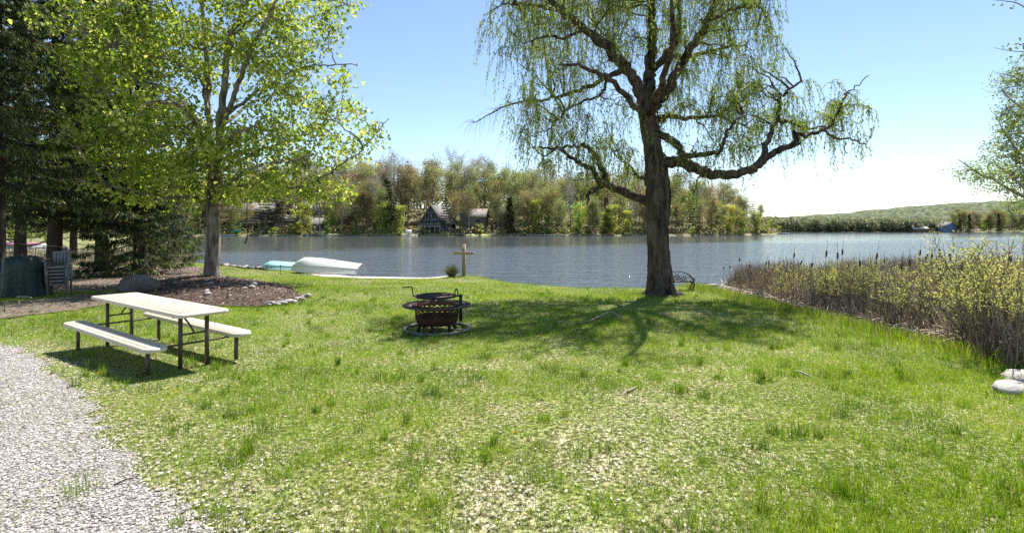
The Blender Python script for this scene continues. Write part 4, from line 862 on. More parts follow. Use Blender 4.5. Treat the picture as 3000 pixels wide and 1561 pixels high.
# ------------------------------------------------------------------ fire pit
fx, fy = -1.41, 9.6; fz = gz1(fx, fy)
root = empty('fire_pit', (fx, fy, fz), 0, 'rusty round fire pit with flared grate rim and swivel cooking grill', 'fire pit')
def ring(mb, r, rt, z, k=64, rk=8, a0=0, a1=2*math.pi, cx=0, cy=0):
    a = np.linspace(a0, a1, k + 1); P = np.c_[cx + r * np.cos(a), cy + r * np.sin(a), np.full(k + 1, z)]; mb.tube(P, rt, rk, False)
mb = MB(); ring(mb, .60, .032, .045); mb.build('base_ring', M['ring_metal'], root)
def wall(mb, prof, k=72):
    a = np.arange(k) / k * 2 * np.pi; V = np.array([[r * c, r * s, z] for r, z in prof for c, s in zip(np.cos(a), np.sin(a))]); n = len(prof); q = []
    for j in range(n - 1):
        for i in range(k): q.append([j*k+i, j*k+(i+1) % k, (j+1)*k+(i+1) % k, (j+1)*k+i])
    mb.add(V, np.array(q))
mb = MB(); wall(mb, [(.02, .13), (.30, .135), (.375, .17), (.395, .24), (.396, .29), (.386, .29), (.385, .24), (.36, .18), (.28, .15), (.02, .145)]); mb.build('bowl', M['rust'], root, smooth=True)
mb = MB(); K = 24
for i in range(K):
    for s in (-1, 1):
        a = i / K * 2 * np.pi + np.linspace(0, s * 2 * np.pi / K * 2.2, 7); P = np.c_[.395 * np.cos(a), .395 * np.sin(a), np.linspace(.285, .43, 7)]; mb.tube(P, .0085, 4)
mb.build('lattice_band', M['rust'], root)
mb = MB(); wall(mb, [(.396, .425), (.402, .43), (.405, .495), (.395, .495), (.386, .43)]); mb.build('upper_band', M['hot_rust'], root, smooth=True)
mb = MB(); ring(mb, .63, .014, .49, 72); ring(mb, .42, .010, .50, 60)
for i in range(110):
    a = i / 110 * 2 * np.pi; c, s = math.cos(a), math.sin(a); mb.tube([(.42 * c, .42 * s, .50), (.63 * c, .63 * s, .49)], .0048, 4)
for a in (0.2, 1.75, 3.3, 4.7):
    c, s = math.cos(a), math.sin(a); mb.box((.525 * c, .525 * s, .497), (.21, .05, .01), rz=a)
mb.build('rim_grate', M['black_iron'], root)
mb = MB(); cx_, cz_ = -.02, .665; ring(mb, .375, .011, cz_, 64, cx=cx_); ring(mb, .375, .011, cz_ - .02, 64, cx=cx_)
for i in range(-15, 16):
    o = i * .0235; h_ = math.sqrt(max(.37**2 - o * o, 0)); mb.tube([(cx_ - h_, o, cz_), (cx_ + h_, o, cz_)], .0042, 4)
mb.box((cx_, 0, cz_ - .012), (.74, .03, .008)); g = mb.build('swivel_grill', M['black_iron'], root)
mb = MB(); mb.tube(smooth_path([(-.38, 0, .655), (-.43, 0, .655), (-.445, 0, .67), (-.46, 0, .80), (-.475, 0, .825), (-.55, 0, .822), (-.65, 0, .815)], 4), .011, 8); mb.build('handle', M['black_iron'], g)
mb = MB(); mb.box((.45, -.02, .44), (.055, .045, .50)); mb.box((.40, -.02, .655), (.17, .06, .02)); mb.tube(smooth_path([(.34, -.02, .66), (.345, -.02, .76), (.37, -.02, .79), (.39, -.02, .76), (.395, -.02, .66)], 5), .012, 6); mb.build('pivot_post', M['black_iron'], root)
for a in np.arange(6) / 6 * 2 * np.pi + .4:
    c, s = math.cos(a), math.sin(a); MB().tube([(.30 * c, .30 * s, .17), (.36 * c, .36 * s, .02)], .03, 4).build('leg', M['black_iron'], root)
mb = MB(); V = []; ico = 40
for i in range(60):
    r = .34 * math.sqrt(random.random()); a = random.random() * 6.28; mb.box((r * math.cos(a), r * math.sin(a), .16 + random.random() * .03), (.07 * random.random() + .02, .05, .03), rz=a * 3, rx=a)
mb.build('ashes', M['ash'], root)

# ------------------------------------------------------------------ cross, grass clump
cx_, cy_ = -2.31, 24.6; cz_ = gz1(cx_, cy_)
root = empty('wooden_cross', (cx_, cy_, cz_), R(-14), 'weathered wooden cross standing at the edge of the lake', 'cross')
MB().box((0, 0, .72), (.145, .13, 1.64)).build('upright', M['treated_wood'], root); MB().box((0, -.03, 1.11), (1.02, .10, .135)).build('crossbeam', M['treated_wood'], root)
def grass_clump(name, loc, h, rad, n, label, cat, mt='clump_grass'):
    root = MB(); nn = n; a = rng.uniform(0, 6.28, nn); r = rad * .35 * np.sqrt(rng.uniform(size=nn)); P0 = np.stack([r * np.cos(a), r * np.sin(a), 0 * a - .03], -1)
    ln = rng.uniform(.1, 1, nn) * rad; hh = h * rng.uniform(.6, 1.1, nn) * (1 - .25 * ln / rad); t = np.linspace(0, 1, 5)[None, :, None]; d = np.stack([np.cos(a), np.sin(a), 0 * a], -1)[:, None]
    P = P0[:, None] + d * ln[:, None, None] * t**1.8 + np.array([0, 0, 1.]) * hh[:, None, None] * (t - .25 * t**3 * (ln / rad)[:, None, None]); V, q = tubes(P, taper(nn, 5, .008, .002), 3); root.add(V, q, np.repeat(np.clip(rng.normal(.5, .3, nn), 0, 1), 15))
    return tag(root.build(name, M[mt], loc=loc), label, cat)
gx, gy = W(1323, 812, 24.3)[:2]; grass_clump('ornamental_grass', (gx, gy, gz1(gx, gy)), .72, .42, 420, 'spiky clump of ornamental grass just left of the wooden cross', 'plant')

# ------------------------------------------------------------------ boats
def hull(name, loc, rz, L, Wd, H1, H0, label, mt, parts):
    root = empty(name, loc, rz, label, 'boat'); n = 22; k = 15; s = np.linspace(0, 1, n); th = np.linspace(0, np.pi, k); V = []
    for t_ in s:                       # 0 bow, 1 stern; keel up
        wv = Wd / 2 * (1 - (1 - min(t_ / .45, 1))**2.3) * (1 - .10 * max(t_ - .5, 0) / .5) + .02
        hv = np.interp(t_, [0, .08, .2, .45, 1], [H1 * .38, H1 * .72, H1, H1 * .93, H0]); lift = np.interp(t_, [0, .3, 1], [.10, .03, .0])
        for a in th:
            c = math.cos(a); z = lift + (hv - lift) * (1 - abs(c)**2.2)**.85; yy = -wv * c * (1 - .10 * (z / max(hv, .1))); V.append(((t_ - .5) * L, yy, z))
    idx = np.arange(n * k).reshape(n, k); q = np.stack([idx[:-1, :-1], idx[1:, :-1], idx[1:, 1:], idx[:-1, 1:]], -1).reshape(-1, 4); mb = MB().add(np.array(V), [q])
    mb.f.setdefault(k, []).append(np.array([idx[-1], idx[0][::-1]])); mb.build('hull', M[mt], root, smooth=True)
    V = np.array(V).reshape(n, k, 3)
    for j, nm in ((3, 'strake'), (k - 4, 'strake')):
        P = V[1:, j] * np.array([1, 1.015, 1]) + np.array([0, 0, .008]); MB().tube(P, .014, 5).build(nm, M['grey_line'], root)
    for j in (0, k - 1): MB().tube(V[:, j], .025, 6).build('gunwale', M[parts], root)
    MB().tube(V[2:, k // 2] + np.array([0, 0, .01]), .02, 5).build('keel', M[mt], root)
    return root
bx_, by_ = -10.0, 27.6
hull('rowing_boat', (bx_, by_, gz1(-9.8, 27.2) + .05), R(-9), 4.1, 1.5, .80, .46, 'white rowing boat lying upside down on the bank', 'white_hull', 'white_hull')
hull('rowing_boat', (-13.1, 29.6, gz1(-13.1, 29.3) + .02), R(-6), 2.9, 1.25, .48, .36, 'smaller aqua and white boat upside down, partly behind the white one', 'aqua_hull', 'white_hull')
for px, row, y, h, lab in ((822, 800, 26.6, .44, 'thin dark stake in front of the white boat'), (782, 792, 28.2, .2, 'short dark stake in front of the aqua boat')):
    p = W(px, row, y); g = gz1(p[0], y); o = empty('mooring_stake', (p[0], y, g), 0, lab, 'stake'); MB().tube([(0, 0, -.1), (0, 0, h)], .014, 6).build('rod', M['black_iron'], o); MB().tube(smooth_path([(-.04, 0, h), (0, 0, h + .03), (.05, 0, h + .02)], 4), .022, 6).build('loop', M['black_iron'], o)

# ------------------------------------------------------------------ iron bench behind the willow
bx_, by_ = 5.70, 17.7; root = empty('iron_bench', (bx_, by_, gz1(bx_, by_)), R(-8), 'ornate black iron bench half hidden behind the willow trunk', 'bench')
mb = MB(); a = np.linspace(0, np.pi, 19); top = [(-.56, 0, .34), (-.55, 0, .45), (-.46, .0, .56), (-.32, 0, .61), (-.15, 0, .65), (0, 0, .67), (.15, 0, .65), (.32, 0, .60), (.42, 0, .53), (.50, 0, .46), (.56, 0, .34)]
mb.tube(smooth_path(top, 4), .018, 6); mb.tube([(-.58, 0, .31), (.58, 0, .31)], .018, 6)
fl = [(-.30, .46), (.02, .50), (.27, .44), (-.12, .38), (.14, .38)]
for k_, (x_, z_) in enumerate(fl):
    ring_ = np.linspace(0, 2 * np.pi, 9); mb.tube(np.c_[x_ + .035 * np.cos(ring_), 0 * ring_, z_ + .035 * np.sin(ring_)], .016, 5)
    for j in range(6):
        an = j * 1.047 + k_; rad = .075; P = [(x_ + .04 * math.cos(an), 0, z_ + .04 * math.sin(an)), (x_ + rad * math.cos(an + .25), 0, z_ + rad * math.sin(an + .25)), (x_ + rad * 1.9 * math.cos(an), 0, np.clip(z_ + rad * 1.9 * math.sin(an), .33, .62))]; mb.tube(smooth_path(P, 3), .011, 5)
for x_ in (-.44, -.02, .44): mb.tube(smooth_path([(x_, 0, .31), (x_ + .06, 0, .42), (x_ - .04, 0, .52), (x_, 0, .58)], 4), .011, 5)
mb.build('backrest', M['iron_black'], root)
mb = MB()
for j in range(7): mb.box((0, .06 + j * .055, .295), (1.14, .035, .018))
mb.build('seat', M['iron_black'], root)
for sx in (-1, 1):
    mb = MB(); mb.tube(smooth_path([(sx * .56, 0, .42), (sx * .62, .12, .46), (sx * .64, .28, .44), (sx * .63, .40, .47)], 4), .02, 6); mb.tube(smooth_path([(sx * .58, .04, .31), (sx * .62, .1, .36), (sx * .60, .2, .42), (sx * .63, .3, .36), (sx * .6, .38, .31)], 4), .013, 5); mb.build('armrest', M['iron_black'], root)
    for yy in (0, .40): MB().tube(smooth_path([(sx * .54, yy, .31), (sx * .58, yy, .2), (sx * .53, yy + .0, .1), (sx * .55, yy, -.03)], 4), .026, 6).build('leg', M['iron_black'], root)

# timber edging right of the bench
mb = MB(); P = [(6.0, 19.05), (7.2, 20.0), (8.3, 20.8)]
for (x1, y1), (x2, y2) in zip(P[:-1], P[1:]): mb.box(((x1+x2)/2, (y1+y2)/2, -.66), (math.hypot(x2-x1, y2-y1), .09, .12), rz=math.atan2(y2-y1, x2-x1))
tag(mb.build('timber_edging', M['old_wood']), 'pale timber edging along the waterline right of the iron bench', 'edging')

# ------------------------------------------------------------------ stones
def rock(name, loc, dims, rz, label, cat='rock', mt='rock', seed=0, group=None, sub=2):
    rs = np.random.default_rng(seed); me = None; n1, n2 = 10, 14; V = []
    for i in range(n1 + 1):
        for j in range(n2):
            th = np.pi * i / n1; ph = 2 * np.pi * j / n2; V.append((math.sin(th) * math.cos(ph), math.sin(th) * math.sin(ph), math.cos(th)))
    V = np.array(V); Pl = rdir(11); f = np.ones(len(V))
    for p_ in rs.normal(size=(12, 3)): p_ = p_ / np.linalg.norm(p_); dd = V @ p_; f = np.minimum(f, np.where(dd > .15, rs.uniform(.5, .88) / np.maximum(dd, .15), 9))
    V = V * (np.minimum(f, 1.1) * (1 + rs.normal(0, .03, len(V))))[:, None] * np.array(dims) * .62; V = rot(V, 0, 0, rz); idx = np.arange((n1 + 1) * n2).reshape(n1 + 1, n2); q = np.stack([idx[:-1], np.roll(idx[:-1], -1, 1), np.roll(idx[1:], -1, 1), idx[1:]], -1).reshape(-1, 4)
    return tag(MB().add(V, [q[:, ::-1]]).build(name, M[mt], loc=loc), label, cat, group)
rock('boulder', (-12.2, 16.6, gz1(-12.2, 16.6) + .12), (1.15, .9, .75), .4, 'big brown-grey boulder behind the far end of the picnic table', 'boulder', 'rock', 5)
rr_ = random.Random(9)
for i in range(34):
    t_ = i / 33; px = 905 - 215 * t_ if i < 20 else rr_.uniform(600, 760); row = np.interp(t_, [0, .25, 1], [874, 893, 905]) + rr_.uniform(-4, 4) if i < 20 else rr_.uniform(850, 880)
    y = 2400 / (row - 717); x = (px - 1500) / F * y; s = rr_.uniform(.10, .27)
    rock('edging_stone', (x, y, float(bz(np.array([x]), np.array([y]))[0]) + .02), (s, s * rr_.uniform(.6, 1), s * rr_.uniform(.35, .7)), rr_.uniform(0, 3), 'pale rough stone lying on the rim of the mulch bed' if i < 20 else 'pale stone lying in the middle of the mulch bed', 'stone', 'pale_rock', i, 'stones edging the mulch bed' if i < 20 else 'stones lying in the mulch bed')
for i in range(13):
    px = 655 + i * 9.5 + rr_.uniform(-3, 3); row = np.interp(px, [655, 700, 770], [779, 783, 793]) + rr_.uniform(-3, 3); y = np.interp(px, [655, 700, 770], [33.2, 31.2, 29.6]) ; x = (px - 1500) / F * y; s = rr_.uniform(.25, .6)
    rock('shore_rock', (x, y, gz1(x, y) + .06), (s, s * .8, s * .5), rr_.uniform(0, 3), 'brown rock at the waterline between the maple and the boats', 'rock', 'pale_rock' if i % 2 else 'rock', 40 + i, 'rocks at the waterline by the maple')
rock('flat_stone', (5.52, 5.62, gz1(5.5, 5.6) + .02), (.62, .42, .14), .3, 'flat pale stone at the right edge of the lawn, the nearer of two', 'stone', 'pale_rock', 71)
rock('flat_stone', (5.95, 5.98, gz1(5.9, 5.9) + .04), (.55, .42, .22), 1.0, 'pale stone at the right edge of the lawn, behind the flat one', 'stone', 'pale_rock', 72)

# ------------------------------------------------------------------ covered grill and chairs at the left
bx_, by_ = -15.05, 15.4; g = gz1(bx_, by_)
def drape(name, loc, wx, wy, h, mt, label, seed):
    rs = np.random.default_rng(seed); k = 72; prof = [(0.01, h), (.35, h + .02), (.7, h - .0), (.92, h - .05), (1.0, h - .18), (1.0, h * .65), (1.05, h * .35), (1.14, .04)]; V = []; ph = rs.uniform(0, 6, 4)
    a = np.arange(k) / k * 2 * np.pi
    for r, z in prof:
        d = sst(h, .2, z) if z < h else 0; f = 1 + d * (.06 * np.sin(9 * a + ph[0]) + .05 * np.sin(17 * a + ph[1]) + .03 * np.sin(29 * a + ph[2]))
        sq = 1 / np.maximum(np.abs(np.cos(a))**4 + np.abs(np.sin(a))**4, .01)**.25; V.append(np.c_[np.cos(a) * sq * r * f * wx / 2, np.sin(a) * sq * r * f * wy / 2, z + .035 * np.sin(3 * a + ph[3]) * (z > h * .5) + 0 * a])
    V = np.concatenate(V); n = len(prof); idx = np.arange(n * k).reshape(n, k); q = np.stack([idx[:-1], np.roll(idx[:-1], -1, 1), np.roll(idx[1:], -1, 1), idx[1:]], -1).reshape(-1, 4)
    return tag(MB().add(V, [q[:, ::-1]]).build(name, M[mt], loc=loc, smooth=True), label, 'cover')
drape('grill_cover', (-14.75, 15.5, gz1(-14.7, 15.5)), .95, .7, 1.20, 'tarp', 'wrinkled dark green cover draped over a grill beside the stacked chairs', 3)
drape('grill_cover', (-15.75, 15.9, gz1(-15.7, 15.9)), .9, .7, 1.0, 'blue_tarp', 'lower dark navy cover at the left edge, next to the green one', 4)
def adirondack(loc, rz, label, mt):
    root = empty('garden_chair', loc, rz, label, 'chair')
    mb = MB()
    for i in range(7):
        x_ = (i - 3) * .085; hh = .86 - .035 * (i - 3)**2 * .9; mb.box((x_, .30 + .12, .28 + hh / 2), (.074, .022, hh), rx=R(-16))
    mb.box((0, .36, .55), (.6, .03, .06), rx=R(-16)); mb.build('backrest', M[mt], root)
    mb = MB()
    for i in range(6): mb.box((0, -.26 + i * .095, .37 - i * .018), (.52, .08, .022))
    mb.build('seat', M[mt], root)
    for s in (-1, 1):
        MB().box((s * .33, -.02, .56), (.12, .70, .025)).build('armrest', M[mt], root); MB().box((s * .31, -.30, .27), (.03, .09, .56)).build('leg', M[mt], root); MB().box((s * .31, .25, .27), (.03, .07, .56)).build('leg', M[mt], root)
adirondack((-15.35, 16.9, gz1(-15.3, 16.9) + .38), R(-20), 'dark fan-backed garden chair behind the green covered grill', 'dark_resin')
def stack_chair(loc, rz, label, mt='grey_resin', group=None):
    root = empty('stacking_chair', loc, rz, label, 'chair', group)
    mb = MB()
    for i in range(6): mb.box((0, -.2 + i * .082, .38 - .01 * math.sin(i)), (.44, .068, .016))
    mb.box((0, -.245, .36), (.46, .02, .06)); mb.build('seat', M[mt], root)
    mb = MB()
    for i in range(5): mb.box(((i - 2) * .085, .26, .60), (.06, .016, .38), rx=R(-10))
    mb.box((0, .30, .80), (.46, .03, .07), rx=R(-10)); mb.build('backrest', M[mt], root)
    for s in (-1, 1):
        MB().tube(smooth_path([(s * .25, .27, .60), (s * .28, .1, .60), (s * .29, -.15, .59), (s * .27, -.25, .5), (s * .24, -.26, .36)], 4), .022, 6).build('armrest', M[mt], root)
        for yy in (-.23, .24): MB().box((s * .23, yy, .19), (.045, .04, .40), rx=R(4 if yy > 0 else -4)).build('leg', M[mt], root)
    return Kind(root)
K0 = stack_chair((0, 0, 0), 0, '', group='chairs stacked beside the covered grill')
names = ['lowest', 'second from the bottom', 'third from the bottom', 'fourth from the bottom', 'fifth from the bottom', 'topmost']
for i in range(6): K0.place((-14.05 + .006 * i, 15.9 - .012 * i, gz1(-14, 15.9) + .105 * i), R(28), 1, f'grey slatted plastic chair, {names[i]} of the stack under the spruce', 'chairs stacked beside the covered grill')
mb = MB(); a = np.linspace(0, 5, 26); P = np.c_[.18 * np.cos(a), .12 * np.sin(a), .03 + .012 * a]; tag(mb.tube(P, .02, 6).build('garden_hose', M['steel'], loc=(-14.2, 14.9, gz1(-14.2, 14.9))), 'pale looped hose end on the ground by the green cover', 'hose')

# things beyond the spruces, far left
def kayak(loc, rz, L, mt, label, H=.35, Wd=.7, group=None):
    root = empty('kayak', loc, rz, label, 'kayak', group); n = 14; k = 10; t = np.linspace(0, 1, n); a = np.linspace(0, 2 * np.pi, k, endpoint=False); V = []
    for u in t: r = max(math.sin(math.pi * u), .03)**.6; V.append(np.c_[np.full(k, (u - .5) * L), np.cos(a) * Wd / 2 * r, H / 2 + np.sin(a) * H / 2 * r + .12 * (abs(u - .5) * 2)**3])
    idx = np.arange(n * k).reshape(n, k); q = np.stack([idx[:-1], np.roll(idx[:-1], -1, 1), np.roll(idx[1:], -1, 1), idx[1:]], -1).reshape(-1, 4); MB().add(np.concatenate(V), [q]).build('hull', M[mt], root, smooth=True)
    mb = MB(); ring_ = np.linspace(0, 2 * np.pi, 20); mb.tube(np.c_[.42 * np.cos(ring_), .2 * np.sin(ring_), np.full(20, H + .01)], .03, 5); mb.build('cockpit_rim', M['black_plastic'], root); return root
yk = 42.
for px, row, rz, mt, lab in ((22, 716, 1.2, 'blue_plastic', 'blue kayak beyond the spruces at the left edge'), (42, 722, 1.0, 'turquoise', 'turquoise kayak beyond the spruces, beside the blue one'), (62, 716, .5, 'pink_plastic', 'pink kayak beyond the spruces, beside the turquoise one')):
    p = W(px, row, yk); kayak((p[0], yk, p[2] - .2), rz, 2.8, mt, lab)
rk = empty('kayak_rack', (W(40, 740, yk)[0], yk, gz1(W(40, 740, yk)[0], yk)), 0, 'weathered wooden rack under the kayaks beyond the spruces', 'rack')
top_z = W(40, 729, yk)[2] - rk.location.z
for sx in (-1, 1):
    for sy in (-.8, .8): MB().box((sx * 1.1, sy, top_z / 2), (.1, .1, max(top_z, .3))).build('post', M['old_wood'], rk)
    MB().box((sx * 1.1, 0, top_z), (.1, 2.0, .1)).build('rail', M['old_wood'], rk)
p = W(104, 724, 44); kb = hull('rowing_boat', (p[0], 44, p[2] - .25), .05, 4.4, 1.5, .55, .5, 'long white boat hull beyond the spruces, left of the tall trunk', 'white_hull', 'white_hull')
MB().box((-1.3, 0, -.25), (.12, 1.2, .5)).build('trestle', M['old_wood'], kb); MB().box((1.3, 0, -.25), (.12, 1.2, .5)).build('trestle', M['old_wood'], kb)
mb = MB(); k = 5200; y = rng.uniform(33, 46, k); x = -rng.uniform(.62, 1.0, k) * y; s = sdist(x, y, LAND); kp = (s > .2) & ((s < 5) | (rng.uniform(size=k) < .4)); x, y = x[kp], y[kp]; n = len(x); h = rng.uniform(.3, 1.15, n); a = rng.uniform(0, 6.28, n); z = gz(x, y)
B = np.stack([x, y, z], -1); T = B + np.stack([np.cos(a) * h * .35, np.sin(a) * h * .35, h], -1); t = np.linspace(0, 1, 3)[None, :, None]; P = B[:, None] * (1 - t) + T[:, None] * t; V, q = tubes(P, taper(n, 3, .016, .005), 3); mb.add(V, q, np.repeat(rng.uniform(.4, 1, n), 9))
tag(mb.build('dry_reeds', M['reed']), 'pale dry reeds along the bank behind the spruces', 'reeds', kind='stuff')

# hanging things
root = empty('wind_chime', (-10.55, 16.0, 1.75), 0, 'black wind chime with long tubes hanging left of the maple trunk', 'wind chime')
mb = MB(); a = np.linspace(0, 2 * np.pi, 17); mb.tube(np.c_[.07 * np.cos(a), .07 * np.sin(a), 0 * a], .012, 5); mb.tube([(0, 0, 0), (0, 0, 1.6)], .004, 4); mb.tube([(0, 0, 0), (0, 0, -.72)], .003, 4); mb.build('hanger', M['black_plastic'], root)
for i in range(5): a = i * 1.257; MB().tube([(.05 * math.cos(a), .05 * math.sin(a), -.02), (.05 * math.cos(a), .05 * math.sin(a), -.45 + .05 * (i % 3))], .014, 8).build('tube', M['black_plastic'], root)
MB().tube([(0, -.01, -.74), (0, .01, -.74)], .001, 4).build('clapper', M['black_plastic'], root)
mb = MB(); a = np.linspace(0, 2 * np.pi, 24, endpoint=False); V = np.concatenate([np.c_[.055 * np.cos(a), np.full(24, d), -.60 - .02 + .085 * np.sin(a)] for d in (-.008, .008)]); i_ = np.arange(24); mb.add(V, [np.stack([i_, np.roll(i_, -1), np.roll(i_, -1) + 24, i_ + 24], -1)]); mb.f.setdefault(24, []).append(np.array([list(range(24))[::-1], list(range(24, 48))])); mb.build('sail', M['black_plastic'], root)
p = W(723, 600, 20.5); root = MB(); Pr = smooth_path([p, p + [0, 0, -.6], p + [.02, 0, -1.2], p + [-.03, 0, -1.42], p + [-.07, 0, -1.56]], 5); root.tube(Pr, np.r_[np.full(12, .012), np.full(9, .03)], 6)
tag(root.build('hanging_rope', M['black_plastic']), 'dark rope end dangling from a low maple branch over the water', 'rope')

# fallen sticks and lawn bits
def stick(pts, r, label, y_from_row=True, mt='twig', name='fallen_branch'):
    P = []
    for px, row, h in pts: y = 2400 / (row - 717); x = (px - 1500) / F * y; P.append((x, y, gz1(x, y) + h))
    P = np.array(P); P = smooth_path(P, 5); tag(MB().tube(P, np.linspace(r, r * .4, len(P)), 6).build(name, M[mt]), label, 'branch')
stick([(1815, 936, .05), (1790, 928, .10), (1765, 933, .08), (1730, 944, .05), (1690, 950, .04), (1640, 946, .05), (1605, 940, .03)], .018, 'long bent bare branch lying on the lawn right of the fire pit', mt='old_wood')
stick([(1640, 948, .05), (1620, 955, .04), (1605, 968, .02)], .012, 'short forked twig by the long bare branch', mt='old_wood')
stick([(2112, 832, .5), (2118, 840, .32), (2105, 847, .1), (2080, 852, .03), (2048, 853, .03)], .02, 'curved dead branch at the edge of the cattails', mt='old_wood')
stick([(1838, 1147, .02), (1865, 1131, .02)], .014, 'small pale stick in the sunlit grass', mt='old_wood')
stick([(2330, 1092, .03), (2350, 1100, .05), (2385, 1110, .02)], .016, 'piece of dead wood on the bare patch at the right of the lawn', mt='old_wood')
stick([(330, 1428, .01), (370, 1412, .02), (410, 1403, .01)], .006, 'thin dark twig on the gravel', mt='spruce_bark')
stick([(265, 1518, .01), (300, 1520, .015), (330, 1526, .01)], .005, 'thin dark twig on the gravel near the bottom edge', mt='spruce_bark')
i = 0
for px, row in ((288, 1110), (306, 1180), (516, 1163), (1984, 1153), (1505, 1283), (1655, 1254), (1690, 1137), (2022, 1140), (2110, 1086), (425, 1152), (1505, 1083), (1395, 1140)):
    y = 2400 / (row - 717); x = (px - 1500) / F * y; g = gz1(x, y); o = empty('dandelion', (x, y, g), 0, None, 'flower', 'yellow dandelions in the lawn'); o['label'] = 'small yellow dandelion flower open in the short grass'
    MB().tube([(0, 0, 0), (.005, 0, .055)], .002, 5).build('stem', M['grass'], o); mb = MB(); n = 26; a = rng.uniform(0, 6.28, n); leaves(mb, np.tile([0, 0, .055], (n, 1)) * 1., np.stack([np.cos(a), np.sin(a), rng.uniform(.1, 1.2, n)], -1), .017, .006, rng.uniform(0, 1, n)); mb.build('flower_head', M['dandelion'], o)

# ------------------------------------------------------------------ marsh at the right
def mz(x, y): return gz(x, y) - .02
def marsh_edge(x, y): return x - (7.35 - .6 * sst(9, 6.5, y) + .45 * (vn(x, y, 1.1, 61) - .5)) - np.interp(y, [17, 19, 21], [0, .6, 1.6])
rd = MB(); k = 85000; y = 1.8 + 22.8 * rng.uniform(size=k)**.9; x = 6.9 + 22 * rng.uniform(size=k)**1.35; s = np.minimum(sdist(x, y, LAND), 3)
kp = (marsh_edge(x, y) > 0) & (s > -.25) & (x < 1.12 * y + 1.5) & (vn(x, y, 1.0, 62) > .26); x, y = x[kp], y[kp]; n = len(x)
hm = (.75 + .85 * sst(.2, .8, vn(x, y, 1.7, 63))) * np.interp(marsh_edge(x, y), [0, .5, 2.0], [.35, .75, 1]) * np.interp(y - x * .2, [12, 20, 24], [1, .80, .5]); h = hm * rng.uniform(.35, 1.1, n)
a = rng.uniform(0, 6.28, n); ln = np.abs(rng.normal(.12, .22, n)) * h; B = np.stack([x, y, mz(x, y)], -1); t = np.linspace(0, 1, 4)[None, :, None]
d = np.stack([np.cos(a) * ln, np.sin(a) * ln, 0 * a], -1); P = B[:, None] + d[:, None] * t**1.5 + np.array([0, 0, 1.]) * h[:, None, None] * t; V, q = tubes(P, taper(n, 4, .0055, .0025) * rng.uniform(.7, 1.5, (n, 1)) * (1 + .02 * y[:, None]), 3)
tint = np.clip(rng.normal(.35, .22, n), 0, 1); rd.add(V, q, np.repeat(tint, 12))
# collapsed pale cattail leaves
k = 12000; y = rng.uniform(4, 22, k); x = 7.2 + np.abs(rng.normal(0, 4.5, k)); kp = (marsh_edge(x, y) > -.15) & (sdist(x, y, LAND) > 0) & (x < 1.1 * y + 1); x, y = x[kp], y[kp]; n = len(x); z0 = mz(x, y) + rng.uniform(.05, .75, n) * np.interp(marsh_edge(x, y), [0, 1.5], [.4, 1])
D = rdir(n, .55); Lh = rng.uniform(.18, .62, n); t = np.linspace(-.5, .5, 4)[None, :, None]; P = np.stack([x, y, z0], -1)[:, None] + D[:, None] * Lh[:, None, None] * t + np.array([0, 0, -.3]) * (t**2) * Lh[:, None, None]; V, q = tubes(P, taper(n, 4, .009, .004), 3); rd.add(V, q, np.repeat(np.clip(rng.normal(.8, .2, n), 0, 1), 12))
# broken reddish stubs at the lawn edge
k = 420; y = rng.uniform(6, 16, k); x = 7.35 + rng.uniform(-.1, 1.1, k); B = np.stack([x, y, mz(x, y)], -1); T = B + np.stack([rng.normal(0, .04, k), rng.normal(0, .04, k), rng.uniform(.12, .5, k)], -1); P = np.stack([B, (B + T) / 2, T], 1); V, q = tubes(P, taper(k, 3, .02, .013), 5); rd.add(V, q, np.repeat(rng.uniform(.2, .6, k), 15))
tag(rd.build('reeds', M['reed']), 'tangled dead brown reeds and collapsed cattail leaves of the marsh', 'reeds', kind='stuff')
def marsh_shrub(seed, H, leaf, lab, nst=26, nl=1500, spread=.5, dens=1.):
    global rng
    keep = rng; rng = np.random.default_rng(seed); root = empty('marsh_shrub', (0, 0, 0), 0, lab, 'shrub'); tr = MB(); cr = MB()
    a = rng.uniform(0, 6.28, nst); ln = rng.uniform(.1, 1, nst) * spread; t = np.linspace(0, 1, 7)[None, :, None]; h = H * rng.uniform(.6, 1.05, nst); r0 = rng.uniform(0, .14, nst)
    d = np.stack([np.cos(a), np.sin(a), 0 * a], -1); P = (d * r0[:, None])[:, None] + d[:, None] * (ln * 1.)[:, None, None] * t**1.2 + np.array([0, 0, 1.]) * h[:, None, None] * t; P[:, 1:] += rng.normal(0, .03, P[:, 1:].shape)
    V, q = tubes(P, taper(nst, 7, .011, .004), 4); tr.add(V, q, np.repeat(rng.uniform(0, 1, nst), 28)); s = P[:, 2:].reshape(-1, 3); k = nst * 9; j = rng.integers(0, len(s), k); dd = rdir(k) * .8 + np.array([0, 0, .8]) + nrm(s[j] * np.array([1, 1, 0])) * .5; Lt = rng.uniform(.08, .32, k) * H / 1.4
    Q = s[j][:, None] + nrm(dd)[:, None] * Lt[:, None, None] * np.linspace(0, 1, 4)[None, :, None] + rng.normal(0, .008, (k, 4, 3)); V, q = tubes(Q, taper(k, 4, .005, .002), 3); tr.add(V, q, np.repeat(rng.uniform(0, 1, k), 12))
    S = Q[:, 1:].reshape(-1, 3); top = S[:, 2] > H * .55; S = S[top]; i = rng.integers(0, len(S), nl); C = S[i] + rng.normal(0, .018, (nl, 3)); leaves(cr, C, rdir(nl) + np.array([0, 0, .5]), rng.uniform(.022, .05, nl), rng.uniform(.012, .026, nl), np.clip(rng.normal(.5, .28, nl), 0, 1))
    tr.build('stems', M['shrub_stem'], root); cr.build('foliage', M[leaf], root); rng = keep; return Kind(root)
LM = 'twiggy marsh shrub with small yellow-green leaves among the dead reeds'; LD = 'bare dark twiggy shrub with few leaves among the dead reeds'
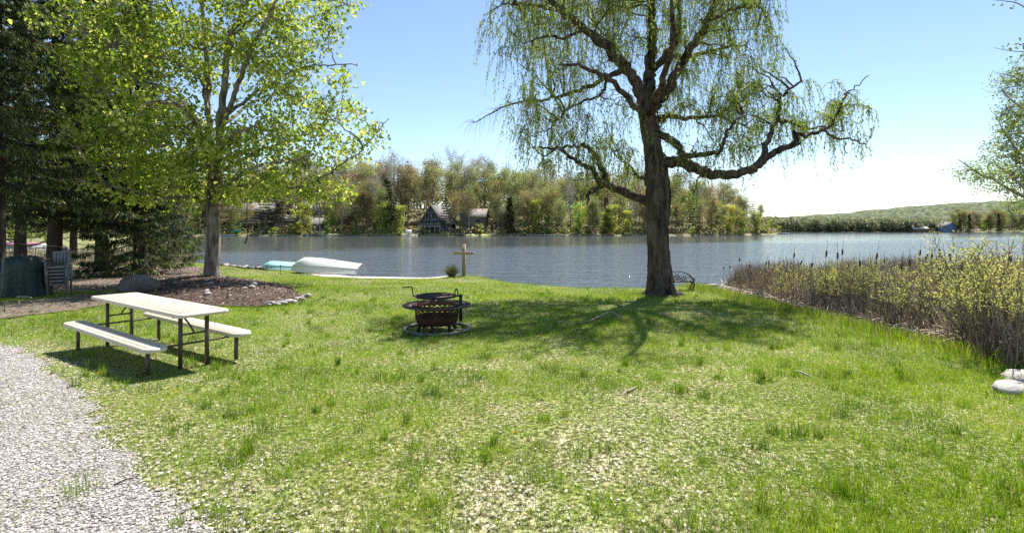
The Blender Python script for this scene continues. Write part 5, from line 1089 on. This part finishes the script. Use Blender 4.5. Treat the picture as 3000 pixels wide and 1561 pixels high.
msh = [marsh_shrub(300, 1.45, 'marsh_leaf', LM, 26, 1500, .55), marsh_shrub(301, 1.3, 'marsh_leaf', LM, 22, 900, .5), marsh_shrub(302, 1.6, 'marsh_leaf', LM, 30, 2100, .7)]; mdk = [marsh_shrub(303, 1.45, 'marsh_leaf', LD, 34, 420, .5), marsh_shrub(304, 1.2, 'marsh_leaf', LD, 30, 200, .55)]
r_ = random.Random(12); cnt = 0
def mplace(px, y, kk, s, lab=None, rz=None):
    x = (px - 1500) / F * y; kk.place((x, y, gz1(x, y)), r_.uniform(0, 6.28) if rz is None else rz, s, lab, None if lab else 'shrubs of the marsh')
while cnt < 80:
    y = 4.6 + 17.5 * r_.random()**.9; x = 7.6 + 15 * r_.random()**1.2
    if x > 1.06 * y + .6 or float(marsh_edge(np.array([x]), np.array([y]))[0]) < .35 or float(sdist(np.array([x]), np.array([y]), LAND)[0]) < .3: continue
    kk = r_.choice(msh + mdk * 3 if y < 9 else msh + mdk); px = 1500 + F * x / y; s = r_.uniform(.6, 1.0) * float(np.interp(px, [2150, 2300, 2700, 3000], [.45, .8, .95, 1.1])) * float(np.interp(y, [9, 21], [1, .82]))
    pl_ = ('in the front edge by the lawn' if float(marsh_edge(np.array([x]), np.array([y]))[0]) < 1.3 else 'far out towards the water' if y > 16 else 'in the middle depth of the marsh') + (', left end' if px < 2350 else ', left part' if px < 2500 else ', centre' if px < 2680 else ', right part' if px < 2860 else ', at the right edge')
    kk.place((x, y, gz1(x, y)), r_.uniform(0, 6.28), s, ('yellow-green leafed marsh shrub ' if kk in msh else 'dark twiggy bare marsh shrub ') + pl_, 'leafy shrubs of the marsh' if kk in msh else 'bare shrubs of the marsh'); cnt += 1
for px, y, kk, s, lab in [(2900, 7.2, msh[2], .95, 'tallest bushy shrub right of the broad one'), (2975, 6.6, msh[2], .86, 'tall leafy shrub cut by the right edge'), (2945, 8.0, msh[0], 1.1, 'slender tall shrub between the two bushy ones at the right'), (2870, 7.9, msh[1], .95, 'leafy shrub in front of the broad one'), (2290, 15.5, msh[1], .92, 'leftmost tall leafy shrub of the marsh, its top against the water'), (2420, 13, msh[0], .95, 'leafy shrub below two tall cattails left of the marsh centre'), (2480, 12.5, msh[2], .9, 'wide yellow-green shrub in the upper left of the marsh'), (2545, 14.5, msh[0], 1.05, 'taller pointed leafy shrub standing out over the water in the marsh'), (2610, 10, msh[1], .9, 'bright leafed shrub in the middle of the marsh'),
        (2860, 9.5, msh[2], 1.12, 'broad yellow-green shrub with a spreading top near the right edge of the marsh'), (2960, 8.5, msh[2], 1.05, 'bushy leafy shrub at the right edge of the marsh'), (2985, 7.6, msh[0], .95, 'lower leafy shrub at the right edge of the marsh'), (2830, 8.4, msh[1], .72, 'small bright shrub in the right part of the marsh'), (2930, 11, msh[0], 1.1, 'tall shrub below the overhanging twigs at the right')]: mplace(px, y, kk, s, lab)
# fern-like arching branch low on the right
# cattails
def cattail(seed, lab):
    rs = np.random.default_rng(seed); root = empty('cattail', (0, 0, 0), 0, lab, 'cattail', 'cattails standing above the marsh'); P = smooth_path([(0, 0, 0), (rs.normal(0, .02), 0, .6), (rs.normal(0, .04), .02, 1.2), (rs.normal(0, .05), 0, 1.75)], 4); MB().tube(P, np.linspace(.008, .003, len(P)), 5, tint=.3).build('stem', M['shrub_stem'], root)
    p = P[-3]; d = nrm(P[-1] - P[-3]); L = .16; t = np.linspace(0, 1, 7); MB().tube(p - d * .1 + d * t[:, None] * L, np.array([.005, .017, .021, .022, .021, .017, .004]), 8, tint=.1).build('seed_head', M['shrub_stem'], root, smooth=True); return Kind(root)
ck = [cattail(i, 'dead brown cattail rising above the marsh shrubs') for i in range(400, 404)]; i = 0
for px, toprow, y in [(2168, 738, 15.5), (2420, 704, 12.5), (2450, 709, 12.5), (2470, 700, 14), (2572, 706, 12), (2755, 693, 11.5), (2738, 722, 10.5), (2698, 700, 13), (2780, 706, 12.5), (2785, 712, 12.6), (2806, 720, 9.5), (2890, 714, 9.0), (2892, 722, 11), (2928, 704, 10), (2976, 694, 9.5), (2733, 714, 14), (2718, 716, 14), (2326, 716, 14), (2240, 748, 16), (2252, 745, 17), (2195, 760, 17), (2662, 724, 11), (2640, 735, 10), (2520, 735, 13), (2350, 740, 13), (2120, 770, 18.5), (2140, 765, 18), (2380, 745, 11), (2820, 735, 8), (2950, 735, 8), (2600, 735, 15), (2770, 735, 9)]:
    x = (px - 1500) / F * y; g = gz1(x, y); H = 1.6 - (toprow - HR) / F * y - g; ck[i % 4].place((x, y, g), r_.uniform(0, 6.28), (1, 1, H / 1.75), ('tall' if toprow < 707 else 'short' if toprow > 737 else 'medium high') + ' dead cattail ' + ('at the left tip of the marsh' if px < 2200 else 'left of the marsh centre, over the first leafy shrub' if px < 2400 else 'in the group left of the marsh centre' if px < 2500 else 'in the centre of the marsh' if px < 2680 else 'right of the marsh centre' if px < 2770 else 'left of the broad right-hand shrub' if px < 2850 else 'near the right edge of the marsh')); i += 1

# ------------------------------------------------------------------ houses across the lake
def house(px, off, Wd, Dp, Hw, Hr, rz, wall, roof, label, wins=(), deck=None, doors=(), z_add=0, ridge='y', chim=None, over=.7, name='house'):
    x, y, z = fp(px, off); root = empty(name, (x, y, z + z_add), rz, label, 'house')
    mb = MB(); w2, d2 = Wd / 2, Dp / 2
    V = np.array([[-w2,-d2,-3],[w2,-d2,-3],[w2,d2,-3],[-w2,d2,-3],[-w2,-d2,Hw],[w2,-d2,Hw],[w2,d2,Hw],[-w2,d2,Hw],[0,-d2,Hw+Hr],[0,d2,Hw+Hr]] if ridge == 'y' else [[-w2,-d2,-3],[w2,-d2,-3],[w2,d2,-3],[-w2,d2,-3],[-w2,-d2,Hw],[w2,-d2,Hw],[w2,d2,Hw],[-w2,d2,Hw],[-w2,0,Hw+Hr],[w2,0,Hw+Hr]])
    if ridge == 'y': mb.add(V, [np.array([[0,3,7,4],[1,5,6,2]]), np.array([[0,4,8,5,1],[2,6,9,7,3]])])
    else: mb.add(V, [np.array([[0,4,5,1],[2,6,7,3]]), np.array([[0,3,7,8,4],[1,5,9,6,2]])])
    mb.build('wall', M[wall], root)
    o = over; tk = .25; sl = Hr / (w2 if ridge == 'y' else d2); mb = MB()
    for s in (-1, 1):
        if ridge == 'y': V = np.array([[0, -d2-o*1.6, Hw+Hr+.05], [0, d2+o, Hw+Hr+.05], [s*(w2+o), d2+o, Hw-o*sl+.05], [s*(w2+o), -d2-o*1.6, Hw-o*sl+.05]])
        else: V = np.array([[-w2-o, 0, Hw+Hr+.05], [w2+o, 0, Hw+Hr+.05], [w2+o, s*(d2+o), Hw-o*sl+.05], [-w2-o, s*(d2+o), Hw-o*sl+.05]])
        V = np.concatenate([V, V + [0, 0, tk]]); mb.add(V, np.array([[0,1,2,3],[4,7,6,5],[0,4,5,1],[1,5,6,2],[2,6,7,3],[3,7,4,0]]))
    rf = mb.build('roof', M[roof], root)
    if chim: MB().box((chim[0], chim[1], Hw + Hr), (1.1, 1.1, 2.6)).build('chimney', M['wall_grey'], rf)
    for (wx, wz, ww, wh) in wins:
        f = MB(); t_ = .12
        for bx2, bz2, bw, bh in ((0, wh/2, ww + t_, t_), (0, -wh/2, ww + t_, t_), (-ww/2, 0, t_, wh), (ww/2, 0, t_, wh), (0, 0, .07, wh)): f.box((wx + bx2, -d2 - .05, wz + bz2), (bw, .12, bh))
        f = f.build('window', M['trim'], root); MB().box((wx, -d2 - .02, wz), (ww, .03, wh)).build('pane', M['glass'], f)
    for (dx, dw, dh) in doors: MB().box((dx, -d2 - .03, dh / 2), (dw, .08, dh)).build('door', M['glass'], root)
    if deck:
        dz, dx, dw, dd = deck; m2 = MB(); m2.box((dx, -d2 - dd / 2, dz), (dw, dd, .22))
        for i_ in range(int(dw / 2.4) + 1): m2.box((dx - dw / 2 + .1 + i_ * (dw - .2) / int(dw / 2.4), -d2 - dd + .1, dz / 2 - .5), (.18, .18, dz + 1))
        dk = m2.build('deck', M['trim'], root); m2 = MB(); m2.box((dx, -d2 - dd + .05, dz + 1.05), (dw, .08, .1)); m2.box((dx, -d2 - dd + .05, dz + .5), (dw, .04, .06))
        for i_ in range(int(dw / 1.2) + 1): m2.box((dx - dw / 2 + .05 + i_ * (dw - .1) / int(dw / 1.2), -d2 - dd + .05, dz + .55), (.08, .08, 1.0))
        m2.build('railing', M['trim'], dk)
    return root
h1 = house(1285, 11, 10.5, 13, 5.2, 7.0, R(-20), 'wall_blue', 'roof_grey', 'large dark blue lakeside house with steep gable and glass front', [(-1.6, 7.6, 2.7, 2.6), (1.6, 7.6, 2.7, 2.6), (-1.9, 4.4, 3.0, 2.6), (1.9, 4.4, 3.0, 2.6)], (2.9, .3, 10, 2.2), [(.6, 2.4, 2.3)], chim=(-2.6, 1))
h1.scale = (.88, .88, .88)
MB().box((-4.5, 7.2, 3.2), (9, 7, 6.4)).build('side_wing', M['wall_blue'], h1); MB().box((-4.7, 7.2, 6.6), (10, 8, .3), ry=R(-12)).build('wing_roof', M['roof_grey'], h1)
st = MB()
for i in range(10): st.box((4.9 + i * .34, -8.7, 2.8 - i * .3), (.34, 1.0, .06))
st.box((6.5, -9.2, 1.9), (4.4, .08, .1), ry=R(41)); st.build('stairs', M['trim'], h1)
house(748, 16, 16, 9, 8.2, 3.5, R(6), 'wall_grey', 'roof_pale', 'tall grey house with a raised deck, seen just right of the maple trunk', [(-3.4, 6.2, 1.8, 1.6), (.4, 6.2, 1.8, 1.6), (3.6, 6.2, 1.4, 1.6)], (3.6, .5, 12, 2.4), [(-2, 2.4, 2.3), (2.2, 2.4, 2.3)], ridge='x')
house(1393, 12, 9, 9, 6.4, 3.0, R(-8), 'wall_grey', 'roof_pale', 'tan and grey cottage among trees just right of the gabled house', [(-2, 5, 1.6, 1.4), (2, 4.8, 2.2, 1.4)], None, [(1.0, 1.2, 2.2)], ridge='x')
house(1478, 26, 8, 8, 6.0, 3.0, 0, 'wall_tan', 'roof_pale', 'small brown cabin with a white framed window deep in the trees', [(.5, 4.6, 1.6, 1.8), (-2.5, 4.6, 1.2, 1.4)], None, [], ridge='x')
house(915, 14, 8, 7, 3.4, 2.2, R(4), 'wall_blue', 'roof_grey', 'low slate blue cabin behind the covered boats', [(-1.5, 2, 1.6, 1.1), (1.8, 2, 1.4, 1.1)], None, [], ridge='x')
house(842, 14, 7, 7, 4.8, 2.2, 0, 'wall_grey', 'roof_grey', 'small grey house with a white railed deck, left of the slate blue cabin', [(-1.5, 4, 1.5, 1.3), (1.4, 4, 1.5, 1.3)], (2.6, 0, 6, 1.6), [(0, 2, 2)], ridge='x')
house(1010, 22, 9, 8, 5.4, 2.6, R(8), 'wall_tan', 'roof_pale', 'brown house mostly hidden by trees between the round bush and the gabled house', [(-2, 3.8, 1.4, 1.2), (2, 3.8, 1.4, 1.2)], None, [], ridge='x')
house(2687, 3, 12, 8, 2.6, 2.6, 0, 'wall_tan', 'white_paint', 'tiny cottage with a pale roof on the far shore at the right', [(-2, 1.6, 1.6, 1), (2, 1.6, 1.6, 1)], ridge='x')
house(2770, 3, 12, 9, 4.2, 3.6, R(12), 'wall_sky', 'roof_grey', 'light blue house on the far shore beside the right headland', [(-2.5, 2.4, 1.8, 1.4), (2.5, 2.4, 1.8, 1.4)])
# tower on the hill
tx_, ty_ = W(2955, 600, 1490)[:2]; g = float(hillz(np.array([tx_]), np.array([ty_]))[0]); root = empty('radio_mast', (tx_, ty_, g), 0, 'thin radio mast on top of the distant hill', 'mast'); mb = MB()
for a in (0, 2.1, 4.2): mb.tube([(1.6 * math.cos(a), 1.6 * math.sin(a), -5), (.7 * math.cos(a), .7 * math.sin(a), 30)], .22, 4)
for z_ in range(0, 30, 3): mb.tube([(1.3, 0, z_), (-.8, .9, z_ + 3)], .14, 4); mb.tube([(-.8, -.9, z_), (1.2, 0, z_ + 3)], .14, 4)
mb.build('frame', M['steel'], root); MB().box((0, 0, 27), (3.2, 3.2, 2.4)).build('antenna', M['steel'], root)

# docks, boats and seats on the far shore
def dock(px0, px1, off0, off1, label, name='dock', posts=6, mt='dock_wood', Wd=1.6):
    xa, ya, _ = fp(px0, off0); xb, yb2, _ = fp(px1, off1); L = math.hypot(xb - xa, yb2 - ya); root = empty(name, ((xa + xb) / 2, (ya + yb2) / 2, WATER), math.atan2(yb2 - ya, xb - xa), label, 'dock')
    mb = MB(); mb.box((0, 0, .45), (L, Wd, .14)); mb.box((0, -Wd / 2, .36), (L, .08, .28)); mb.build('deck', M[mt], root)
    for i in range(posts): MB().tube([(-L/2 + .3 + i * (L - .6) / (posts - 1), -Wd / 2 - .1, -.8), (-L/2 + .3 + i * (L - .6) / (posts - 1), -Wd / 2 - .1, 1.0)], .08, 6).build('post', M['dock_wood'], root)
    return root
dock(636, 690, -2.2, -2.2, 'white edged dock just right of the maple trunk, across the lake', mt='white_paint'); dock(935, 992, -1.6, -2.6, 'low dock with tall thin poles near the round bush'); dock(1178, 1222, -2.4, -2.4, 'short dock carrying the white bench', posts=4, mt='white_paint', Wd=2.4)
dock(1542, 1655, -1.4, -2.8, 'long low grey dock across the lake', posts=14)
def far_bench(px, off, rz, mt, label, z0=None, Wd=2.4, H=1.7):
    x, y, z = fp(px, off); root = empty('garden_bench', (x, y, z if z0 is None else z0), rz, label, 'bench'); MB().box((0, 0, .5), (Wd, 1.0, .1)).build('seat', M[mt], root); MB().box((0, .5, .5 + H / 2 - .1), (Wd, .1, H - .5), rx=R(-14)).build('backrest', M[mt], root)
    for sx in (-1, 1): MB().box((sx * Wd * .45, 0, .24), (.1, .9, .5)).build('leg', M[mt], root)
far_bench(1196, -2.4, R(8), 'white_paint', 'white bench on the short dock across the lake', WATER + .52); far_bench(1240, 5, R(4), 'brick_red', 'reddish brown slatted seat on the bank below the gabled house'); far_bench(1398, 2.5, R(-5), 'brick_red', 'reddish bench on the bank beside the dark canoe', Wd=2.6, H=1.2); far_bench(1257, 5, R(-8), 'grey_resin', 'grey chair on the bank, beside the reddish brown seat', Wd=1.2, H=1.4)
def fk(px, off, rz, L, mt, lab, dz=.1, H=.5, Wd=.9): x, y, z = fp(px, off); kayak((x, y, max(z, WATER) + dz), rz, L, mt, lab, H, Wd)
fk(694, .6, R(-14), 5.5, 'teal_plastic', 'teal canoe leaning on the bank by the white edged dock', .9, .8); fk(1345, .2, R(-8), 8, 'wall_grey', 'long dark canoe on the bank right of the gabled house', .1, .5, .9); fk(1090, -.8, 0, 4.2, 'bright_leaf', 'lime green kayak at the water under the trees', 0, .4)
fk(668, 2.5, R(40), 3.4, 'blue_plastic', 'blue kayak standing among gear behind the white edged dock', 1.2, .7)
for px, off, L, lab in ((868, 5, 5.6, 'long white boat hull on the bank across the lake'), (903, 6, 4.4, 'white covered boat with rounded top, right of the long one'), (938, 6, 4.6, 'white boat on the bank nearest the tall dock poles'), (770, 6, 3.2, 'small white boat on the bank right of the tall grey house'), (802, 6, 2.6, 'small white skiff on the bank, second right of the tall grey house')):
    x, y, z = fp(px, off); hull('rowing_boat', (x, y, z), R(5), L, 1.9, 1.15, 1.0, lab, 'white_hull', 'white_hull')
x, y, z = fp(2290, -3); root = empty('pontoon_boat', (x, y, WATER), R(10), 'small white pontoon boat moored at the tip of the point', 'boat'); MB().box((0, 0, .45), (7.5, 2.6, .3)).build('deck', M['white_paint'], root)
for s in (-1, 1): MB().tube([(-3.7, s * .9, .12), (3.7, s * .9, .12)], .32, 8).build('float', M['steel'], root)
mb = MB(); [mb.box((sx * 2.2, sy * 1.1, 1.35), (.08, .08, 1.6)) for sx in (-1, 1) for sy in (-1, 1)]; mb.build('canopy_frame', M['steel'], root); MB().box((0, 0, 2.2), (5.2, 2.4, .1)).build('canopy', M['white_paint'], root)
r_ = random.Random(33)
for i in range(26):
    px = r_.choice([r_.uniform(740, 930), r_.uniform(995, 1180), r_.uniform(1225, 1530), r_.uniform(1700, 2240)]); x, y, z = fp(px, r_.uniform(-.6, .6)); s = r_.uniform(.6, 1.7)
    rock('bank_rock', (x, y, WATER + .15), (s * 1.4, s, s * .6), r_.uniform(0, 3), 'grey rock on the waterline of the far shore', 'rock', 'pale_rock' if i % 3 else 'rock', 100 + i, 'rocks on the far waterline')
xg = np.arange(-130, 60, 3.)
tag(grid_mesh('shore_lawn', np.arange(-110, -2, 2.), np.arange(190, 206, 1.), lambda x, y: farz(x, y) + .05, M['far_grass'], lambda x, y: (y > ysf(x) + .6) & (y < ysf(x) + 7.5 + 3 * (vn(x, y, 6, 77) - .5)) & (vn(x, y, 20, 78) > .36)), kind='structure')
